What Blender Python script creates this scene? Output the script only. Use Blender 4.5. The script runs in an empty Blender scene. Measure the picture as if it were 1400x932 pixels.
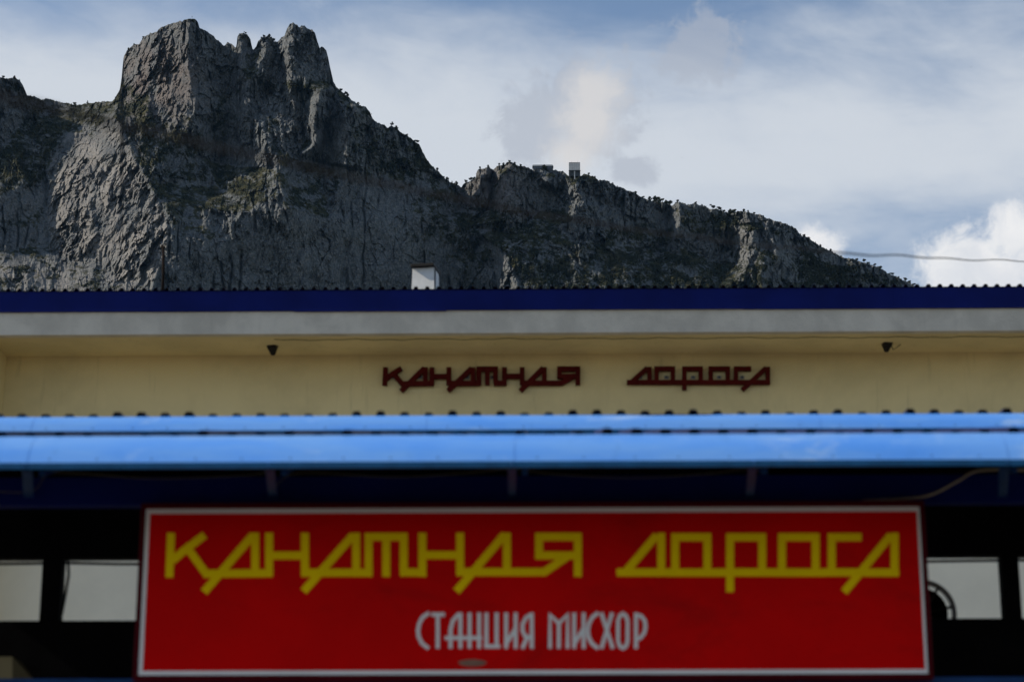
import bpy, bmesh, math, random
import numpy as np
from mathutils import Vector
from mathutils.geometry import delaunay_2d_cdt

R = math.radians
scene = bpy.context.scene
COL = scene.collection
random.seed(7)

# ------------------------------------------------------------------ camera
F = 3000.0                      # focal length in photograph pixels (1400 wide)
PITCH, YAW = R(16.4), R(0.9)
CAM = Vector((0.0, 0.0, 1.6))
cam_data = bpy.data.cameras.new("camera")
cam = bpy.data.objects.new("camera", cam_data)
COL.objects.link(cam)
cam.location = CAM
cam.rotation_euler = (math.pi / 2 + PITCH, 0, YAW)
cam_data.sensor_width = 36.0
cam_data.lens = 36.0 * F / 1400.0
cam_data.clip_start = 0.1
cam_data.clip_end = 60000
cam_data.dof.use_dof = True
cam_data.dof.focus_distance = 2500
cam_data.dof.aperture_fstop = 2.8
scene.camera = cam

# ------------------------------------------------------------------ light
SUN_EL, SUN_BACK = 36.0, -4.0    # sun stands to the left, a little in front of the facade plane
sv = Vector((-math.cos(R(SUN_EL)) * math.cos(R(SUN_BACK)), math.cos(R(SUN_EL)) * math.sin(R(SUN_BACK)), math.sin(R(SUN_EL))))
sun_data = bpy.data.lights.new("sun", 'SUN')
sun_data.energy = 5.0
sun_data.angle = R(0.53)
sun_data.color = (1.0, 0.90, 0.77)
sun = bpy.data.objects.new("sun", sun_data)
sun.rotation_euler = sv.to_track_quat('Z', 'Y').to_euler()
COL.objects.link(sun)

scene.view_settings.view_transform = 'Standard'
scene.view_settings.look = 'None'
scene.view_settings.exposure = 0.0
scene.view_settings.gamma = 1.0
scene.view_settings.use_curve_mapping = False
scene.cycles.use_denoising = True
scene.cycles.max_bounces = 6

RIGHT = Vector((math.cos(YAW), math.sin(YAW), 0))
HEAD = Vector((-math.sin(YAW), math.cos(YAW), 0))
FWD = HEAD * math.cos(PITCH) + Vector((0, 0, math.sin(PITCH)))
UP = -HEAD * math.sin(PITCH) + Vector((0, 0, math.cos(PITCH)))

def ray(px, py):
    return FWD + RIGHT * ((px - 700) / F) + UP * ((466 - py) / F)

def at(px, py, Y):
    d = ray(px, py)
    return CAM + d * (Y / d.y)

def azel(px, py):
    d = ray(px, py).normalized()
    return math.atan2(d.x, d.y), math.asin(d.z)

# ------------------------------------------------------------------ sky
world = bpy.data.worlds.new("World")
scene.world = world
world.use_nodes = True
wt = world.node_tree
wt.nodes.clear()

class NT:
    def __init__(self, tree): self.t = tree
    def n(self, kind, **kw):
        nd = self.t.nodes.new(kind)
        for k, v in kw.items(): setattr(nd, k, v)
        return nd
    def put(self, sock, v):
        if hasattr(v, 'is_output'): self.t.links.new(v, sock)
        else: sock.default_value = v
    def m(self, op, a, b=None, c=None, clamp=False):
        nd = self.n('ShaderNodeMath', operation=op, use_clamp=clamp)
        self.put(nd.inputs[0], a)
        if b is not None: self.put(nd.inputs[1], b)
        if c is not None: self.put(nd.inputs[2], c)
        return nd.outputs[0]
    def ramp(self, v, a, b, lo=0.0, hi=1.0):
        nd = self.n('ShaderNodeMapRange', interpolation_type='SMOOTHSTEP')
        self.put(nd.inputs[0], v)
        for i, q in enumerate((a, b, lo, hi)): self.put(nd.inputs[i + 1], q)
        return nd.outputs[0]
    def mix(self, f, a, b):
        nd = self.n('ShaderNodeMix', data_type='RGBA')
        self.put(nd.inputs[0], f)
        for s, v in ((nd.inputs[6], a), (nd.inputs[7], b)):
            self.put(s, v if hasattr(v, 'is_output') else (*v, 1.0))
        return nd.outputs[2]
    def noise(self, vec, scale, detail=6.0, rough=0.55, dist=0.0):
        nd = self.n('ShaderNodeTexNoise')
        self.put(nd.inputs['Vector'], vec)
        nd.inputs['Scale'].default_value = scale
        nd.inputs['Detail'].default_value = detail
        nd.inputs['Roughness'].default_value = rough
        nd.inputs['Distortion'].default_value = dist
        return nd.outputs[0]
    def xyz(self, x, y, z):
        nd = self.n('ShaderNodeCombineXYZ')
        for s, v in zip(nd.inputs, (x, y, z)): self.put(s, v)
        return nd.outputs[0]

W = NT(wt)
sky_n = W.n('ShaderNodeTexSky', sky_type='NISHITA')
sky_n.sun_disc = False
sky_n.sun_elevation = R(SUN_EL)
sky_n.sun_rotation = math.atan2(sv.x, sv.y)
sky_n.air_density, sky_n.dust_density, sky_n.ozone_density = 1.0, 0.25, 1.6
SKY_STRENGTH = 0.128
tc = W.n('ShaderNodeTexCoord')
sep = W.n('ShaderNodeSeparateXYZ')
wt.links.new(tc.outputs['Generated'], sep.inputs[0])
dx, dy, dz = sep.outputs
az = W.m('ARCTAN2', dx, dy)
el = W.m('ARCSINE', dz)
# high thin veil: streaky, thicker towards the horizon
sv_vec = W.xyz(W.m('MULTIPLY_ADD', el, 0.55, az), W.m('MULTIPLY', el, 2.6), 0.37)
veil_n = W.noise(sv_vec, 4.2, 7.0, 0.55, 0.35)
veil_f = W.noise(sv_vec, 19.0, 6.0, 0.6, 0.6)
veil = W.m('ADD', W.m('MULTIPLY', veil_n, 1.5), W.m('MULTIPLY', veil_f, 0.30))
veil = W.m('ADD', veil, W.ramp(el, 0.345, 0.475, 0.46, -0.32))
veil = W.m('SUBTRACT', veil, W.ramp(el, 0.375, 0.305, 0.0, 0.62))
veil = W.ramp(veil, 0.56, 1.26, 0.03, 0.95)
skyc = W.n('ShaderNodeVectorMath', operation='SCALE')
wt.links.new(sky_n.outputs[0], skyc.inputs[0])
skyc.inputs['Scale'].default_value = SKY_STRENGTH
col = W.mix(veil, skyc.outputs[0], (0.64, 0.685, 0.745))

cn_vec = W.xyz(az, el, 1.9)
puff = W.noise(cn_vec, 42.0, 9.0, 0.62, 0.5)
puff2 = W.noise(cn_vec, 120.0, 7.0, 0.65, 0.4)
rag = W.m('ADD', W.m('MULTIPLY', W.m('SUBTRACT', puff, 0.5), 2.6), W.m('MULTIPLY', W.m('SUBTRACT', puff2, 0.5), 1.5))

def blob(px, py, rx, ry):
    a0, e0 = azel(px, py)
    u = W.m('MULTIPLY', W.m('SUBTRACT', az, a0), F / rx)
    v = W.m('MULTIPLY', W.m('SUBTRACT', el, e0), F / ry)
    return W.m('SQRT', W.m('ADD', W.m('MULTIPLY', u, u), W.m('MULTIPLY', v, v)))

def union(lst):
    r = lst[0]
    for b in lst[1:]: r = W.m('SMOOTH_MIN', r, b, 0.25)
    return r

grey = union([blob(795, 155, 90, 82), blob(735, 188, 66, 44), blob(952, 74, 62, 48), blob(868, 236, 40, 22)])
grey = W.ramp(W.m('ADD', grey, rag), 1.20, 0.45, 0.0, 0.62)
col = W.mix(grey, col, (0.42, 0.46, 0.54))
soft = union([blob(814, 124, 52, 40), blob(804, 168, 52, 50), blob(782, 212, 46, 36)])
soft = W.ramp(W.m('MULTIPLY_ADD', rag, 0.55, soft), 1.25, 0.20, 0.0, 0.80)
col = W.mix(soft, col, (0.71, 0.695, 0.69))
cum = union([blob(1112, 340, 44, 32), blob(1335, 368, 88, 58), blob(1385, 318, 42, 46), blob(1460, 350, 80, 52), blob(1300, 362, 50, 44)])
cum = W.ramp(W.m('MULTIPLY_ADD', rag, 0.62, cum), 1.24, 0.52, 0.0, 0.92)
col = W.mix(cum, col, W.mix(W.ramp(puff, 0.3, 0.7), (0.74, 0.76, 0.80), (0.93, 0.92, 0.91)))
bg = W.n('ShaderNodeBackground')
wt.links.new(col, bg.inputs[0])
bg.inputs[1].default_value = 1.0
wo = W.n('ShaderNodeOutputWorld')
wt.links.new(bg.outputs[0], wo.inputs[0])

# ------------------------------------------------------------------ helpers
def mesh_obj(name, verts, faces, mat=None, parent=None, smooth=False):
    me = bpy.data.meshes.new(name)
    me.from_pydata([tuple(v) for v in verts], [], faces)
    me.validate()
    me.update()
    o = bpy.data.objects.new(name, me)
    COL.objects.link(o)
    if mat: me.materials.append(mat)
    if smooth: me.polygons.foreach_set('use_smooth', [True] * len(me.polygons))
    if parent: o.parent = parent
    return o

class MB:
    """collects shapes; world coordinates minus an origin"""
    def __init__(self, org=(0, 0, 0)):
        self.v, self.f, self.o = [], [], Vector(org)
    def add(self, vs, fs):
        k = len(self.v)
        self.v += [Vector(p) - self.o for p in vs]
        self.f += [tuple(i + k for i in q) for q in fs]
        return self
    def box(self, x0, x1, y0, y1, z0, z1, bev=0.0):
        if bev <= 0:
            vs = [(x, y, z) for z in (z0, z1) for y in (y0, y1) for x in (x0, x1)]
            return self.add(vs, [(0, 2, 3, 1), (4, 5, 7, 6), (0, 1, 5, 4), (2, 6, 7, 3), (0, 4, 6, 2), (1, 3, 7, 5)])
        bm = bmesh.new()
        bmesh.ops.create_cube(bm, size=1.0)
        for v in bm.verts:
            v.co = Vector(((x0 + x1) / 2 + v.co.x * (x1 - x0), (y0 + y1) / 2 + v.co.y * (y1 - y0), (z0 + z1) / 2 + v.co.z * (z1 - z0)))
        bmesh.ops.bevel(bm, geom=bm.edges[:], offset=bev, segments=2, affect='EDGES', profile=0.5)
        bm.verts.index_update()
        self.add([v.co.copy() for v in bm.verts], [tuple(v.index for v in f.verts) for f in bm.faces])
        bm.free()
        return self
    def prism(self, poly, axis_vec):
        n = len(poly)
        a = [Vector(p) for p in poly]
        b = [p + Vector(axis_vec) for p in a]
        return self.add(a + b, [tuple(range(n - 1, -1, -1)), tuple(range(n, 2 * n))] + [(i, (i + 1) % n, n + (i + 1) % n, n + i) for i in range(n)])
    def tube(self, pts, r, seg=8, caps=True):
        pts = [Vector(p) for p in pts]
        rs = r if isinstance(r, (list, tuple)) else [r] * len(pts)
        k = len(self.v)
        vs, fs = [], []
        for i, p in enumerate(pts):
            t = (pts[min(i + 1, len(pts) - 1)] - pts[max(i - 1, 0)]).normalized()
            ref = Vector((0, 0, 1)) if abs(t.z) < 0.9 else Vector((1, 0, 0))
            u = t.cross(ref).normalized(); w = t.cross(u)
            for j in range(seg):
                a = 2 * math.pi * j / seg
                vs.append(p + u * math.cos(a) * rs[i] + w * math.sin(a) * rs[i])
        for i in range(len(pts) - 1):
            for j in range(seg):
                fs.append((i * seg + j, i * seg + (j + 1) % seg, (i + 1) * seg + (j + 1) % seg, (i + 1) * seg + j))
        if caps:
            fs.append(tuple(range(seg - 1, -1, -1)))
            fs.append(tuple((len(pts) - 1) * seg + j for j in range(seg)))
        return self.add(vs, fs)
    def build(self, name, mat=None, parent=None, smooth=False):
        o = mesh_obj(name, self.v, self.f, mat, parent, smooth)
        if not parent: o.location = self.o
        return o

def empty(name, loc):
    o = bpy.data.objects.new(name, None)
    COL.objects.link(o)
    o.location = loc
    return o

def tag(o, label=None, cat=None, group=None, kind=None):
    if label: o['label'] = label
    if cat: o['category'] = cat
    if group: o['group'] = group
    if kind: o['kind'] = kind
    return o

def copy_tree(o, parent=None):
    c = o.copy(); COL.objects.link(c); c.parent = parent
    for ch in [x for x in bpy.data.objects if x.parent == o]:
        copy_tree(ch, c)
    return c

def material(name, color, rough=0.6, var=0.0, vscale=3.0, bump=0.0, bscale=40.0, metal=0.0, color2=None, stretch=None, streak=0.0, spec=0.5):
    m = bpy.data.materials.new(name)
    m.use_nodes = True
    t = NT(m.node_tree)
    b = m.node_tree.nodes['Principled BSDF']
    b.inputs['Roughness'].default_value = rough
    b.inputs['Metallic'].default_value = metal
    b.inputs['Specular IOR Level'].default_value = spec
    tcn = t.n('ShaderNodeNewGeometry')
    vec = tcn.outputs['Position']
    if stretch:
        mp = t.n('ShaderNodeMapping')
        mp.inputs['Scale'].default_value = stretch
        m.node_tree.links.new(vec, mp.inputs[0])
        vec2 = mp.outputs[0]
    else:
        vec2 = vec
    if var > 0 or color2:
        c2 = color2 or tuple(max(0, c * (1 - var)) for c in color)
        f = t.ramp(t.noise(vec2, vscale, 8.0, 0.62, 0.3), 0.32, 0.68)
        c = t.mix(f, color, c2)
        if streak > 0:
            mp = t.n('ShaderNodeMapping'); mp.inputs['Scale'].default_value = (6.0, 6.0, 0.55)
            m.node_tree.links.new(vec, mp.inputs[0])
            f2 = t.ramp(t.noise(mp.outputs[0], 1.6, 7.0, 0.65, 0.2), 0.56, 0.78, 0.0, streak)
            c = t.mix(f2, c, tuple(x * 0.45 for x in color))
        m.node_tree.links.new(c, b.inputs['Base Color'])
    else:
        b.inputs['Base Color'].default_value = (*color, 1)
    if bump > 0:
        bp = t.n('ShaderNodeBump')
        bp.inputs['Strength'].default_value = bump
        bp.inputs['Distance'].default_value = 0.01
        m.node_tree.links.new(t.noise(vec, bscale, 6.0, 0.6), bp.inputs['Height'])
        m.node_tree.links.new(bp.outputs[0], b.inputs['Normal'])
    return m

M = {}
M['cream'] = material('cream_paint', (0.80, 0.665, 0.36), 0.9, spec=0.1, var=0.16, vscale=0.8, bump=0.25, bscale=60, streak=0.35)
M['concrete'] = material('rough_render', (0.66, 0.61, 0.52), 0.95, spec=0.1, var=0.22, vscale=2.2, bump=0.9, bscale=35, streak=0.25)
M['navy'] = material('navy_sheet', (0.004, 0.011, 0.125), 0.5, var=0.25, vscale=1.5, spec=0.08)
M['navy_roof'] = material('navy_roof_sheet', (0.006, 0.010, 0.06), 0.5, var=0.3, vscale=1.2, spec=0.15)
M['sky_blue'] = material('light_blue_sheet', (0.085, 0.29, 0.80), 0.30, color2=(0.15, 0.36, 0.78), vscale=1.1, bump=0.25, bscale=2.2, stretch=(1, 4, 4), streak=0.22)
M['blue_steel'] = material('blue_steel', (0.008, 0.045, 0.16), 0.5, var=0.3, vscale=4, spec=0.12)
M['teal'] = material('teal_lip', (0.012, 0.10, 0.24), 0.5, var=0.3, vscale=6, spec=0.15)
M['red_panel'] = material('red_panel', (0.66, 0.0004, 0.0008), 0.5, color2=(0.58, 0.0004, 0.0008), vscale=1.5, spec=0.04)
M['red_frame'] = material('dark_red_frame', (0.07, 0.001, 0.005), 0.5, var=0.2, spec=0.05)
M['yellow'] = material('yellow_letter', (0.95, 0.66, 0.0), 0.5, var=0.08, spec=0.04)
M['white'] = material('white_line', (0.80, 0.80, 0.80), 0.5, var=0.08, spec=0.1)
M['maroon'] = material('maroon_letter', (0.085, 0.006, 0.004), 0.6, var=0.25, vscale=6, spec=0.06)
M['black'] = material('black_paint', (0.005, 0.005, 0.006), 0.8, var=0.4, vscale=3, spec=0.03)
M['dark'] = material('dark_metal', (0.016, 0.014, 0.012), 0.6, var=0.3, vscale=8, spec=0.2)
M['rust'] = material('rusty_steel', (0.018, 0.013, 0.011), 0.9, spec=0.05, var=0.5, vscale=10)
M['grey'] = material('grey_steel', (0.28, 0.28, 0.29), 0.5, var=0.2, vscale=10)
M['whitewash'] = material('white_render', (0.70, 0.70, 0.68), 0.8, var=0.12, vscale=6, bump=0.3, bscale=50)
M['wire'] = material('wire_sheath', (0.046, 0.040, 0.036), 0.8, spec=0.1, var=0.3, vscale=8)
M['cable'] = material('pale_cable', (0.30, 0.25, 0.18), 0.6, var=0.2, vscale=8)
M['slack'] = material('slack_wire_sheath', (0.10, 0.085, 0.05), 0.7, var=0.2, vscale=8)
M['stain'] = material('brown_smear', (0.26, 0.14, 0.10), 0.9, var=0.3, vscale=20)
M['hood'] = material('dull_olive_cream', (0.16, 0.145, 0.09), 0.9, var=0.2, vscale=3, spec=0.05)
M['glass'] = material('lamp_glass', (0.05, 0.05, 0.055), 0.08)
M['paving'] = material('warm_paving', (0.15, 0.13, 0.105), 0.9, var=0.25, vscale=0.7, bump=0.4, bscale=20)
M['pale_wall'] = material('pale_grey_paint', (0.86, 0.79, 0.64), 0.9, var=0.1, vscale=1.0, spec=0.1)
M['plaza'] = material('plaza_asphalt', (0.045, 0.045, 0.035), 0.9, var=0.3, vscale=0.5, bump=0.4, bscale=20)

def scuff(m, pale, scale, lo, hi, amt, stretch):
    t = NT(m.node_tree); b = m.node_tree.nodes['Principled BSDF']
    src = b.inputs['Base Color'].links[0].from_socket
    mp = t.n('ShaderNodeMapping'); mp.inputs['Scale'].default_value = stretch
    m.node_tree.links.new(t.n('ShaderNodeNewGeometry').outputs['Position'], mp.inputs[0])
    f = t.ramp(t.noise(mp.outputs[0], scale, 9.0, 0.72, 0.8), lo, hi, 0.0, amt)
    m.node_tree.links.new(t.mix(f, src, pale), b.inputs['Base Color'])
scuff(M['sky_blue'], (0.42, 0.58, 0.80), 1.5, 0.55, 0.72, 0.55, (1.2, 2.5, 2.5))
scuff(M['sky_blue'], (0.03, 0.10, 0.26), 4.0, 0.66, 0.76, 0.5, (1.0, 1.5, 1.5))
scuff(M['red_panel'], (0.30, 0.004, 0.004), 1.1, 0.48, 0.75, 0.5, (1.0, 1.0, 1.6))
scuff(M['cream'], (0.40, 0.31, 0.14), 0.9, 0.60, 0.74, 0.30, (0.7, 1.0, 1.6))

# ------------------------------------------------------------------ ground
S = 7000.0
g = mesh_obj('ground', [(-S, -S, 0), (S, -S, 0), (S, S, 0), (-S, S, 0)], [(0, 1, 2, 3)], M['plaza'])
tag(g, 'dark ground reaching from the coast to the mountain', kind='structure')
g = mesh_obj('forecourt', [(-45, -70, .004), (45, -70, .004), (45, 28.9, .004), (-45, 28.9, .004)], [(0, 1, 2, 3)], M['paving'])
tag(g, 'warm paving of the station forecourt', kind='structure')

# ------------------------------------------------------------------ mountain
_rng = np.random.RandomState(3)
_perm = _rng.permutation(512)
_ang = _rng.rand(512) * 2 * np.pi
_gx, _gy = np.cos(_ang), np.sin(_ang)

def perlin(x, y, seed=0):
    x = x + seed * 17.13; y = y + seed * 9.71
    xi = np.floor(x).astype(np.int64); yi = np.floor(y).astype(np.int64)
    xf, yf = x - xi, y - yi
    u = xf * xf * xf * (xf * (xf * 6 - 15) + 10); v = yf * yf * yf * (yf * (yf * 6 - 15) + 10)
    def gr(ix, iy, fx, fy):
        h = _perm[(_perm[ix & 511] + iy) & 511]
        return _gx[h] * fx + _gy[h] * fy
    a = gr(xi, yi, xf, yf); b = gr(xi + 1, yi, xf - 1, yf)
    c = gr(xi, yi + 1, xf, yf - 1); d = gr(xi + 1, yi + 1, xf - 1, yf - 1)
    return (a + u * (b - a)) * (1 - v) + (c + u * (d - c)) * v

_r1, _r2, _r3, _r4, _r5 = [_rng.rand(512) for _ in range(5)]
def facets(x, y, seed):
    """jittered cells: random offset and tilt of the block each point belongs to"""
    x = x + seed * 31.7; y = y + seed * 13.3
    xi = np.floor(x).astype(np.int64); yi = np.floor(y).astype(np.int64)
    best = np.full(x.shape, 9e9); out = [np.zeros(x.shape) for _ in range(5)]
    for ox in (-1, 0, 1):
        for oy in (-1, 0, 1):
            h = _perm[(_perm[(xi + ox) & 511] + yi + oy) & 511]
            ddx = x - (xi + ox + _r1[h]); ddy = y - (yi + oy + _r2[h])
            d = ddx * ddx + ddy * ddy
            m = d < best
            best = np.where(m, d, best)
            for k, v in enumerate((ddx, ddy, _r3[h] * 2 - 1, _r4[h] * 2 - 1, _r5[h] * 2 - 1)):
                out[k] = np.where(m, v, out[k])
    return out

def sstep(a, b, x):
    t = np.clip((x - a) / (b - a), 0, 1)
    return t * t * (3 - 2 * t)

# skyline traced from the photograph
SKY = [(-400, 60), (-200, 90), (-60, 100), (0, 106), (10, 108), (20, 106), (28, 111), (33, 121), (36, 130), (50, 133), (57, 137), (64, 134), (78, 139), (90, 141), (105, 143.5), (120, 141.5), (135, 139),
 (150, 138.5), (156, 138), (159, 131), (164, 122), (166, 108), (168, 86), (169, 77), (173, 70), (178, 66), (184, 60), (190, 61), (195, 53), (205, 46), (213, 44), (222, 37), (230, 34), (238, 31), (248, 29), (255, 26.5), (262, 26), (268, 27),
 (271, 31), (272.5, 38), (280, 42), (290, 48), (300, 57), (306, 63), (308, 62), (311, 58.5), (318, 61), (322.5, 66), (323.6, 60), (324.5, 51), (327, 46), (333, 44.5), (338, 47), (342.5, 54), (343.8, 62), (345.5, 69.5), (350, 65),
 (353, 56), (358, 51), (366, 49), (372, 51), (375, 58), (380, 57), (384, 52), (389, 50), (392, 40), (396, 33.5), (401, 31), (406, 34), (409, 37), (412, 35), (418, 37), (422, 40), (427, 41), (431, 46), (434, 57), (437, 65), (440.5, 63),
 (446, 69), (449, 80), (452, 95), (456, 113), (460, 120), (466, 124), (475, 132), (484, 139), (492, 144), (500, 146), (505, 152), (510, 163), (515, 168), (525, 170), (530, 176), (535, 172), (545, 178), (552, 184), (560, 188),
 (567, 193), (573, 197), (578, 208), (583, 217), (588, 224), (595, 231), (605, 240), (615, 249), (625, 252), (631, 256), (636, 250), (645, 246.5), (650, 245), (651.5, 236), (655, 231), (660, 230), (668, 229), (675, 232), (680, 226), (690, 225),
 (693, 221), (698, 221), (704, 224), (710, 228), (716, 227), (722, 230), (728, 232), (757, 233), (762, 233), (770, 234), (776, 239), (782, 243), (793, 241), (800, 238), (810, 240), (818, 246), (825, 246), (833, 247), (834, 250), (840, 253), (850, 257), (860, 261),
 (868, 263), (876, 269), (885, 272), (895, 276), (905, 276), (912, 279), (918, 281), (924, 277), (930, 276), (940, 280), (950, 278), (960, 281), (970, 285), (980, 286), (990, 289), (1000, 291), (1010, 289), (1020, 289), (1030, 292),
 (1040, 294), (1050, 299), (1060, 302), (1070, 305), (1080, 309), (1088, 312), (1092, 318), (1097, 323), (1105, 325), (1112, 330), (1120, 336), (1130, 340), (1140, 346), (1150, 351), (1160, 353), (1170, 355), (1180, 359), (1190, 362),
 (1200, 365), (1210, 371), (1220, 376), (1230, 380), (1240, 385), (1250, 390), (1260, 394), (1300, 408), (1400, 432), (1600, 470), (1800, 500)]
sx_, sy_ = np.array(SKY).T
# relief: chains of (px, py, depth offset in metres); ridges and gullies
CH = [
 # wedge ridge
 [(157,158,-15),(165,178,-40),(178,210,-75),(200,245,-105),(222,280,-135),(236,320,-165),(242,360,-172),(244,400,-180),(246,470,-215)],
 # gully left of the wedge
 [(150,142,80),(128,170,60),(95,215,20),(72,250,0),(62,285,-25),(68,320,-55),(66,340,-75)],
 [(-60,262,-110),(0,266,-80),(62,266,-12)],
 [(-60,300,-125),(0,300,-97)], [(-60,344,-148),(0,344,-132),(66,340,-75),(112,362,-112),(160,376,-150),(205,392,-188)],
 [(-60,400,-240),(0,400,-232),(60,400,-222),(130,400,-215),(200,402,-200)],
 [(-60,236,-80),(0,236,-30),(60,238,5)],
 [(-60,196,-25),(0,198,20),(40,196,45),(85,196,55)],
 [(-60,100,20),(0,106,52),(18,106,62),(33,121,95)], [(36,130,120),(37,160,95),(40,196,45)],
 [(36,131,150),(64,135,170),(90,141,185),(120,141,175),(150,138,110)],
 [(60,165,105),(110,165,105)], [(36,146,90),(62,176,80),(85,196,55)],
 # left tower
 [(169,77,112),(166,108,104),(160,132,84),(152,150,52)],
 [(262,26,12),(258,60,0),(256,95,-3),(262,120,-8),(268,150,-16)],
 [(205,46,66),(208,90,50),(206,130,38),(210,158,12)],
 [(306,63,72),(302,120,62),(312,150,58),(306,190,52),(300,225,36)],
 [(210,158,12),(235,162,0),(268,150,-16)], [(210,158,12),(195,170,-18),(165,178,-40)],
 [(240,200,-20),(275,210,-4)],
 # spires and the buttress under them
 [(327,46,62),(328,70,48),(330,95,34),(340,112,14),(339,150,6),(362,190,-20),(381,230,-48),(385,255,-76),(388,285,-100),(398,330,-88),(402,400,-92),(406,470,-120)],
 [(312,60,70),(319,95,72),(318,120,58),(318,150,52)], [(345,70,84),(346,92,58),(340,112,14)],
 [(366,49,60),(360,75,44),(352,100,26)], [(380,57,78),(383,90,64),(382,115,50)],
 [(401,31,38),(398,60,26),(395,90,24),(396,112,22)], [(446,69,60),(448,112,52)], [(424,45,44),(424,112,34)],
 [(300,225,36),(300,255,-18),(296,286,-92)], [(245,255,-62),(262,280,-92),(296,286,-92),(340,290,-98),(388,285,-100)],
 [(240,330,-160),(300,330,-126),(398,330,-88)], [(300,400,-134),(350,400,-110),(402,400,-92)],
 # shade wall with two columns
 [(396,112,22),(421,120,26),(432,124,10)], [(421,130,44),(419,165,42),(418,194,34)], [(435,126,0),(432,160,-8),(430,194,-6)],
 [(460,121,60),(475,146,14),(475,185,-4),(474,226,-14)], [(452,160,48),(446,182,52),(441,224,48)],
 [(400,165,26),(405,215,8),(400,260,-40)], [(440,240,20),(472,232,10)],
 [(500,147,58),(505,190,52),(505,235,42)], [(535,172,82),(545,215,78)], [(573,197,112),(580,235,108)], [(632,256,172),(632,290,150)],
 [(450,300,-46),(520,300,4),(600,300,66),(640,310,108)], [(450,400,-60),(520,400,-14),(600,400,48),(640,400,84)],
 # right ridge
 [(651,236,140),(655,262,124),(660,285,112)], [(668,229,116),(664,250,104),(668,275,100)], [(676,232,156),(672,255,146),(668,286,134)],
 [(697,221,92),(690,240,80),(686,260,72),(692,284,60),(694,300,54)],
 [(728,231,126),(735,260,122),(738,290,108)], [(738,232,118),(745,250,104)], [(772,236,164),(772,262,152),(770,290,126)],
 [(790,243,122),(784,255,104),(786,285,86),(784,300,80)],
 [(818,246,140),(824,280,128),(826,305,120)], [(860,261,172),(862,300,156)], [(914,281,222),(912,310,208),(904,340,186)],
 [(930,276,166),(927,300,150),(922,330,138),(930,352,120)],
 [(960,281,186),(962,315,180),(950,345,160)], [(1000,290,206),(1003,308,196)], [(1003,308,176),(1000,335,204),(992,365,188)],
 [(1020,289,186),(1040,294,180),(1036,308,172)], [(1036,310,150),(1028,330,138),(1038,350,124),(1022,368,110)],
 [(1048,312,168),(1050,345,150)], [(1060,302,176),(1058,330,148),(1062,352,136)],
 [(1090,316,216),(1084,350,188),(1098,384,172)], [(1120,335,236),(1125,370,216)], [(1150,351,252),(1150,392,236)], [(1172,355,250),(1168,375,236)],
 [(1200,365,276),(1205,395,262)], [(1250,390,310),(1255,440,290)],
 [(700,318,60),(690,345,14),(700,372,-16),(715,400,-46)], [(724,300,88),(740,330,52)], [(760,306,92),(790,335,58),(790,366,26),(800,400,-14)],
 [(830,330,98),(850,362,66),(862,400,22)], [(880,345,128),(905,372,98),(920,400,62)], [(960,372,120),(980,400,86)], [(1022,368,110),(1040,400,66)], [(1100,400,150),(1200,410,240)],
 [(-60,470,-330),(0,470,-320),(130,470,-290)], [(520,470,-90),(640,470,-10),(715,470,-110),(800,470,-80),(920,470,0),(1040,470,0),(1200,470,170),(1400,470,300)],
]
BX = [(-420,20,60),(-420,240,-60),(-420,480,-300),(1820,480,420),(1820,20,480),(700,10,140),(300,5,60),(1250,200,330),(100,20,190),(560,60,120),(900,120,220),(1400,432,370),(1600,470,420)]
pts, edges = [], []
for ch in CH:
    k = len(pts)
    pts += ch
    edges += [(k + i, k + i + 1) for i in range(len(ch) - 1)]
pts += BX
zmap = {}
for p in pts: zmap.setdefault((round(p[0], 3), round(p[1], 3)), p[2])
tv, te, tf, ov, _, _ = delaunay_2d_cdt([Vector((p[0], p[1])) for p in pts], edges, [], 0, 1e-4)
P2 = np.array([(p[0], p[1]) for p in pts]); PZ = np.array([p[2] for p in pts], float)
TZ = []
for v, src in zip(tv, ov):
    if src: TZ.append(PZ[src].mean())
    else:                                   # crossing of two chains
        d = np.hypot(P2[:, 0] - v.x, P2[:, 1] - v.y); i = np.argsort(d)[:3]
        TZ.append((PZ[i] / (d[i] + 1)).sum() / (1 / (d[i] + 1)).sum())
RX0, RX1, RY0, RY1 = -420, 1820, 0, 480
NX, NY = RX1 - RX0 + 1, RY1 - RY0 + 1
GX, GY = np.meshgrid(np.arange(RX0, RX1 + 1.0), np.arange(RY0, RY1 + 1.0))
DM = np.full((NY, NX), np.nan)
for f in tf:
    a, b, c = [(tv[i].x, tv[i].y, TZ[i]) for i in f]
    x0, x1 = int(max(RX0, math.floor(min(a[0], b[0], c[0])))), int(min(RX1, math.ceil(max(a[0], b[0], c[0]))))
    y0, y1 = int(max(RY0, math.floor(min(a[1], b[1], c[1])))), int(min(RY1, math.ceil(max(a[1], b[1], c[1]))))
    if x1 < x0 or y1 < y0: continue
    X = GX[y0 - RY0:y1 - RY0 + 1, x0 - RX0:x1 - RX0 + 1]; Y = GY[y0 - RY0:y1 - RY0 + 1, x0 - RX0:x1 - RX0 + 1]
    den = (b[1] - c[1]) * (a[0] - c[0]) + (c[0] - b[0]) * (a[1] - c[1])
    if abs(den) < 1e-9: continue
    wa = ((b[1] - c[1]) * (X - c[0]) + (c[0] - b[0]) * (Y - c[1])) / den
    wb = ((c[1] - a[1]) * (X - c[0]) + (a[0] - c[0]) * (Y - c[1])) / den
    wc = 1 - wa - wb
    ins = (wa >= -1e-6) & (wb >= -1e-6) & (wc >= -1e-6)
    sub = DM[y0 - RY0:y1 - RY0 + 1, x0 - RX0:x1 - RX0 + 1]
    sub[ins] = (wa * a[2] + wb * b[2] + wc * c[2])[ins]
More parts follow.
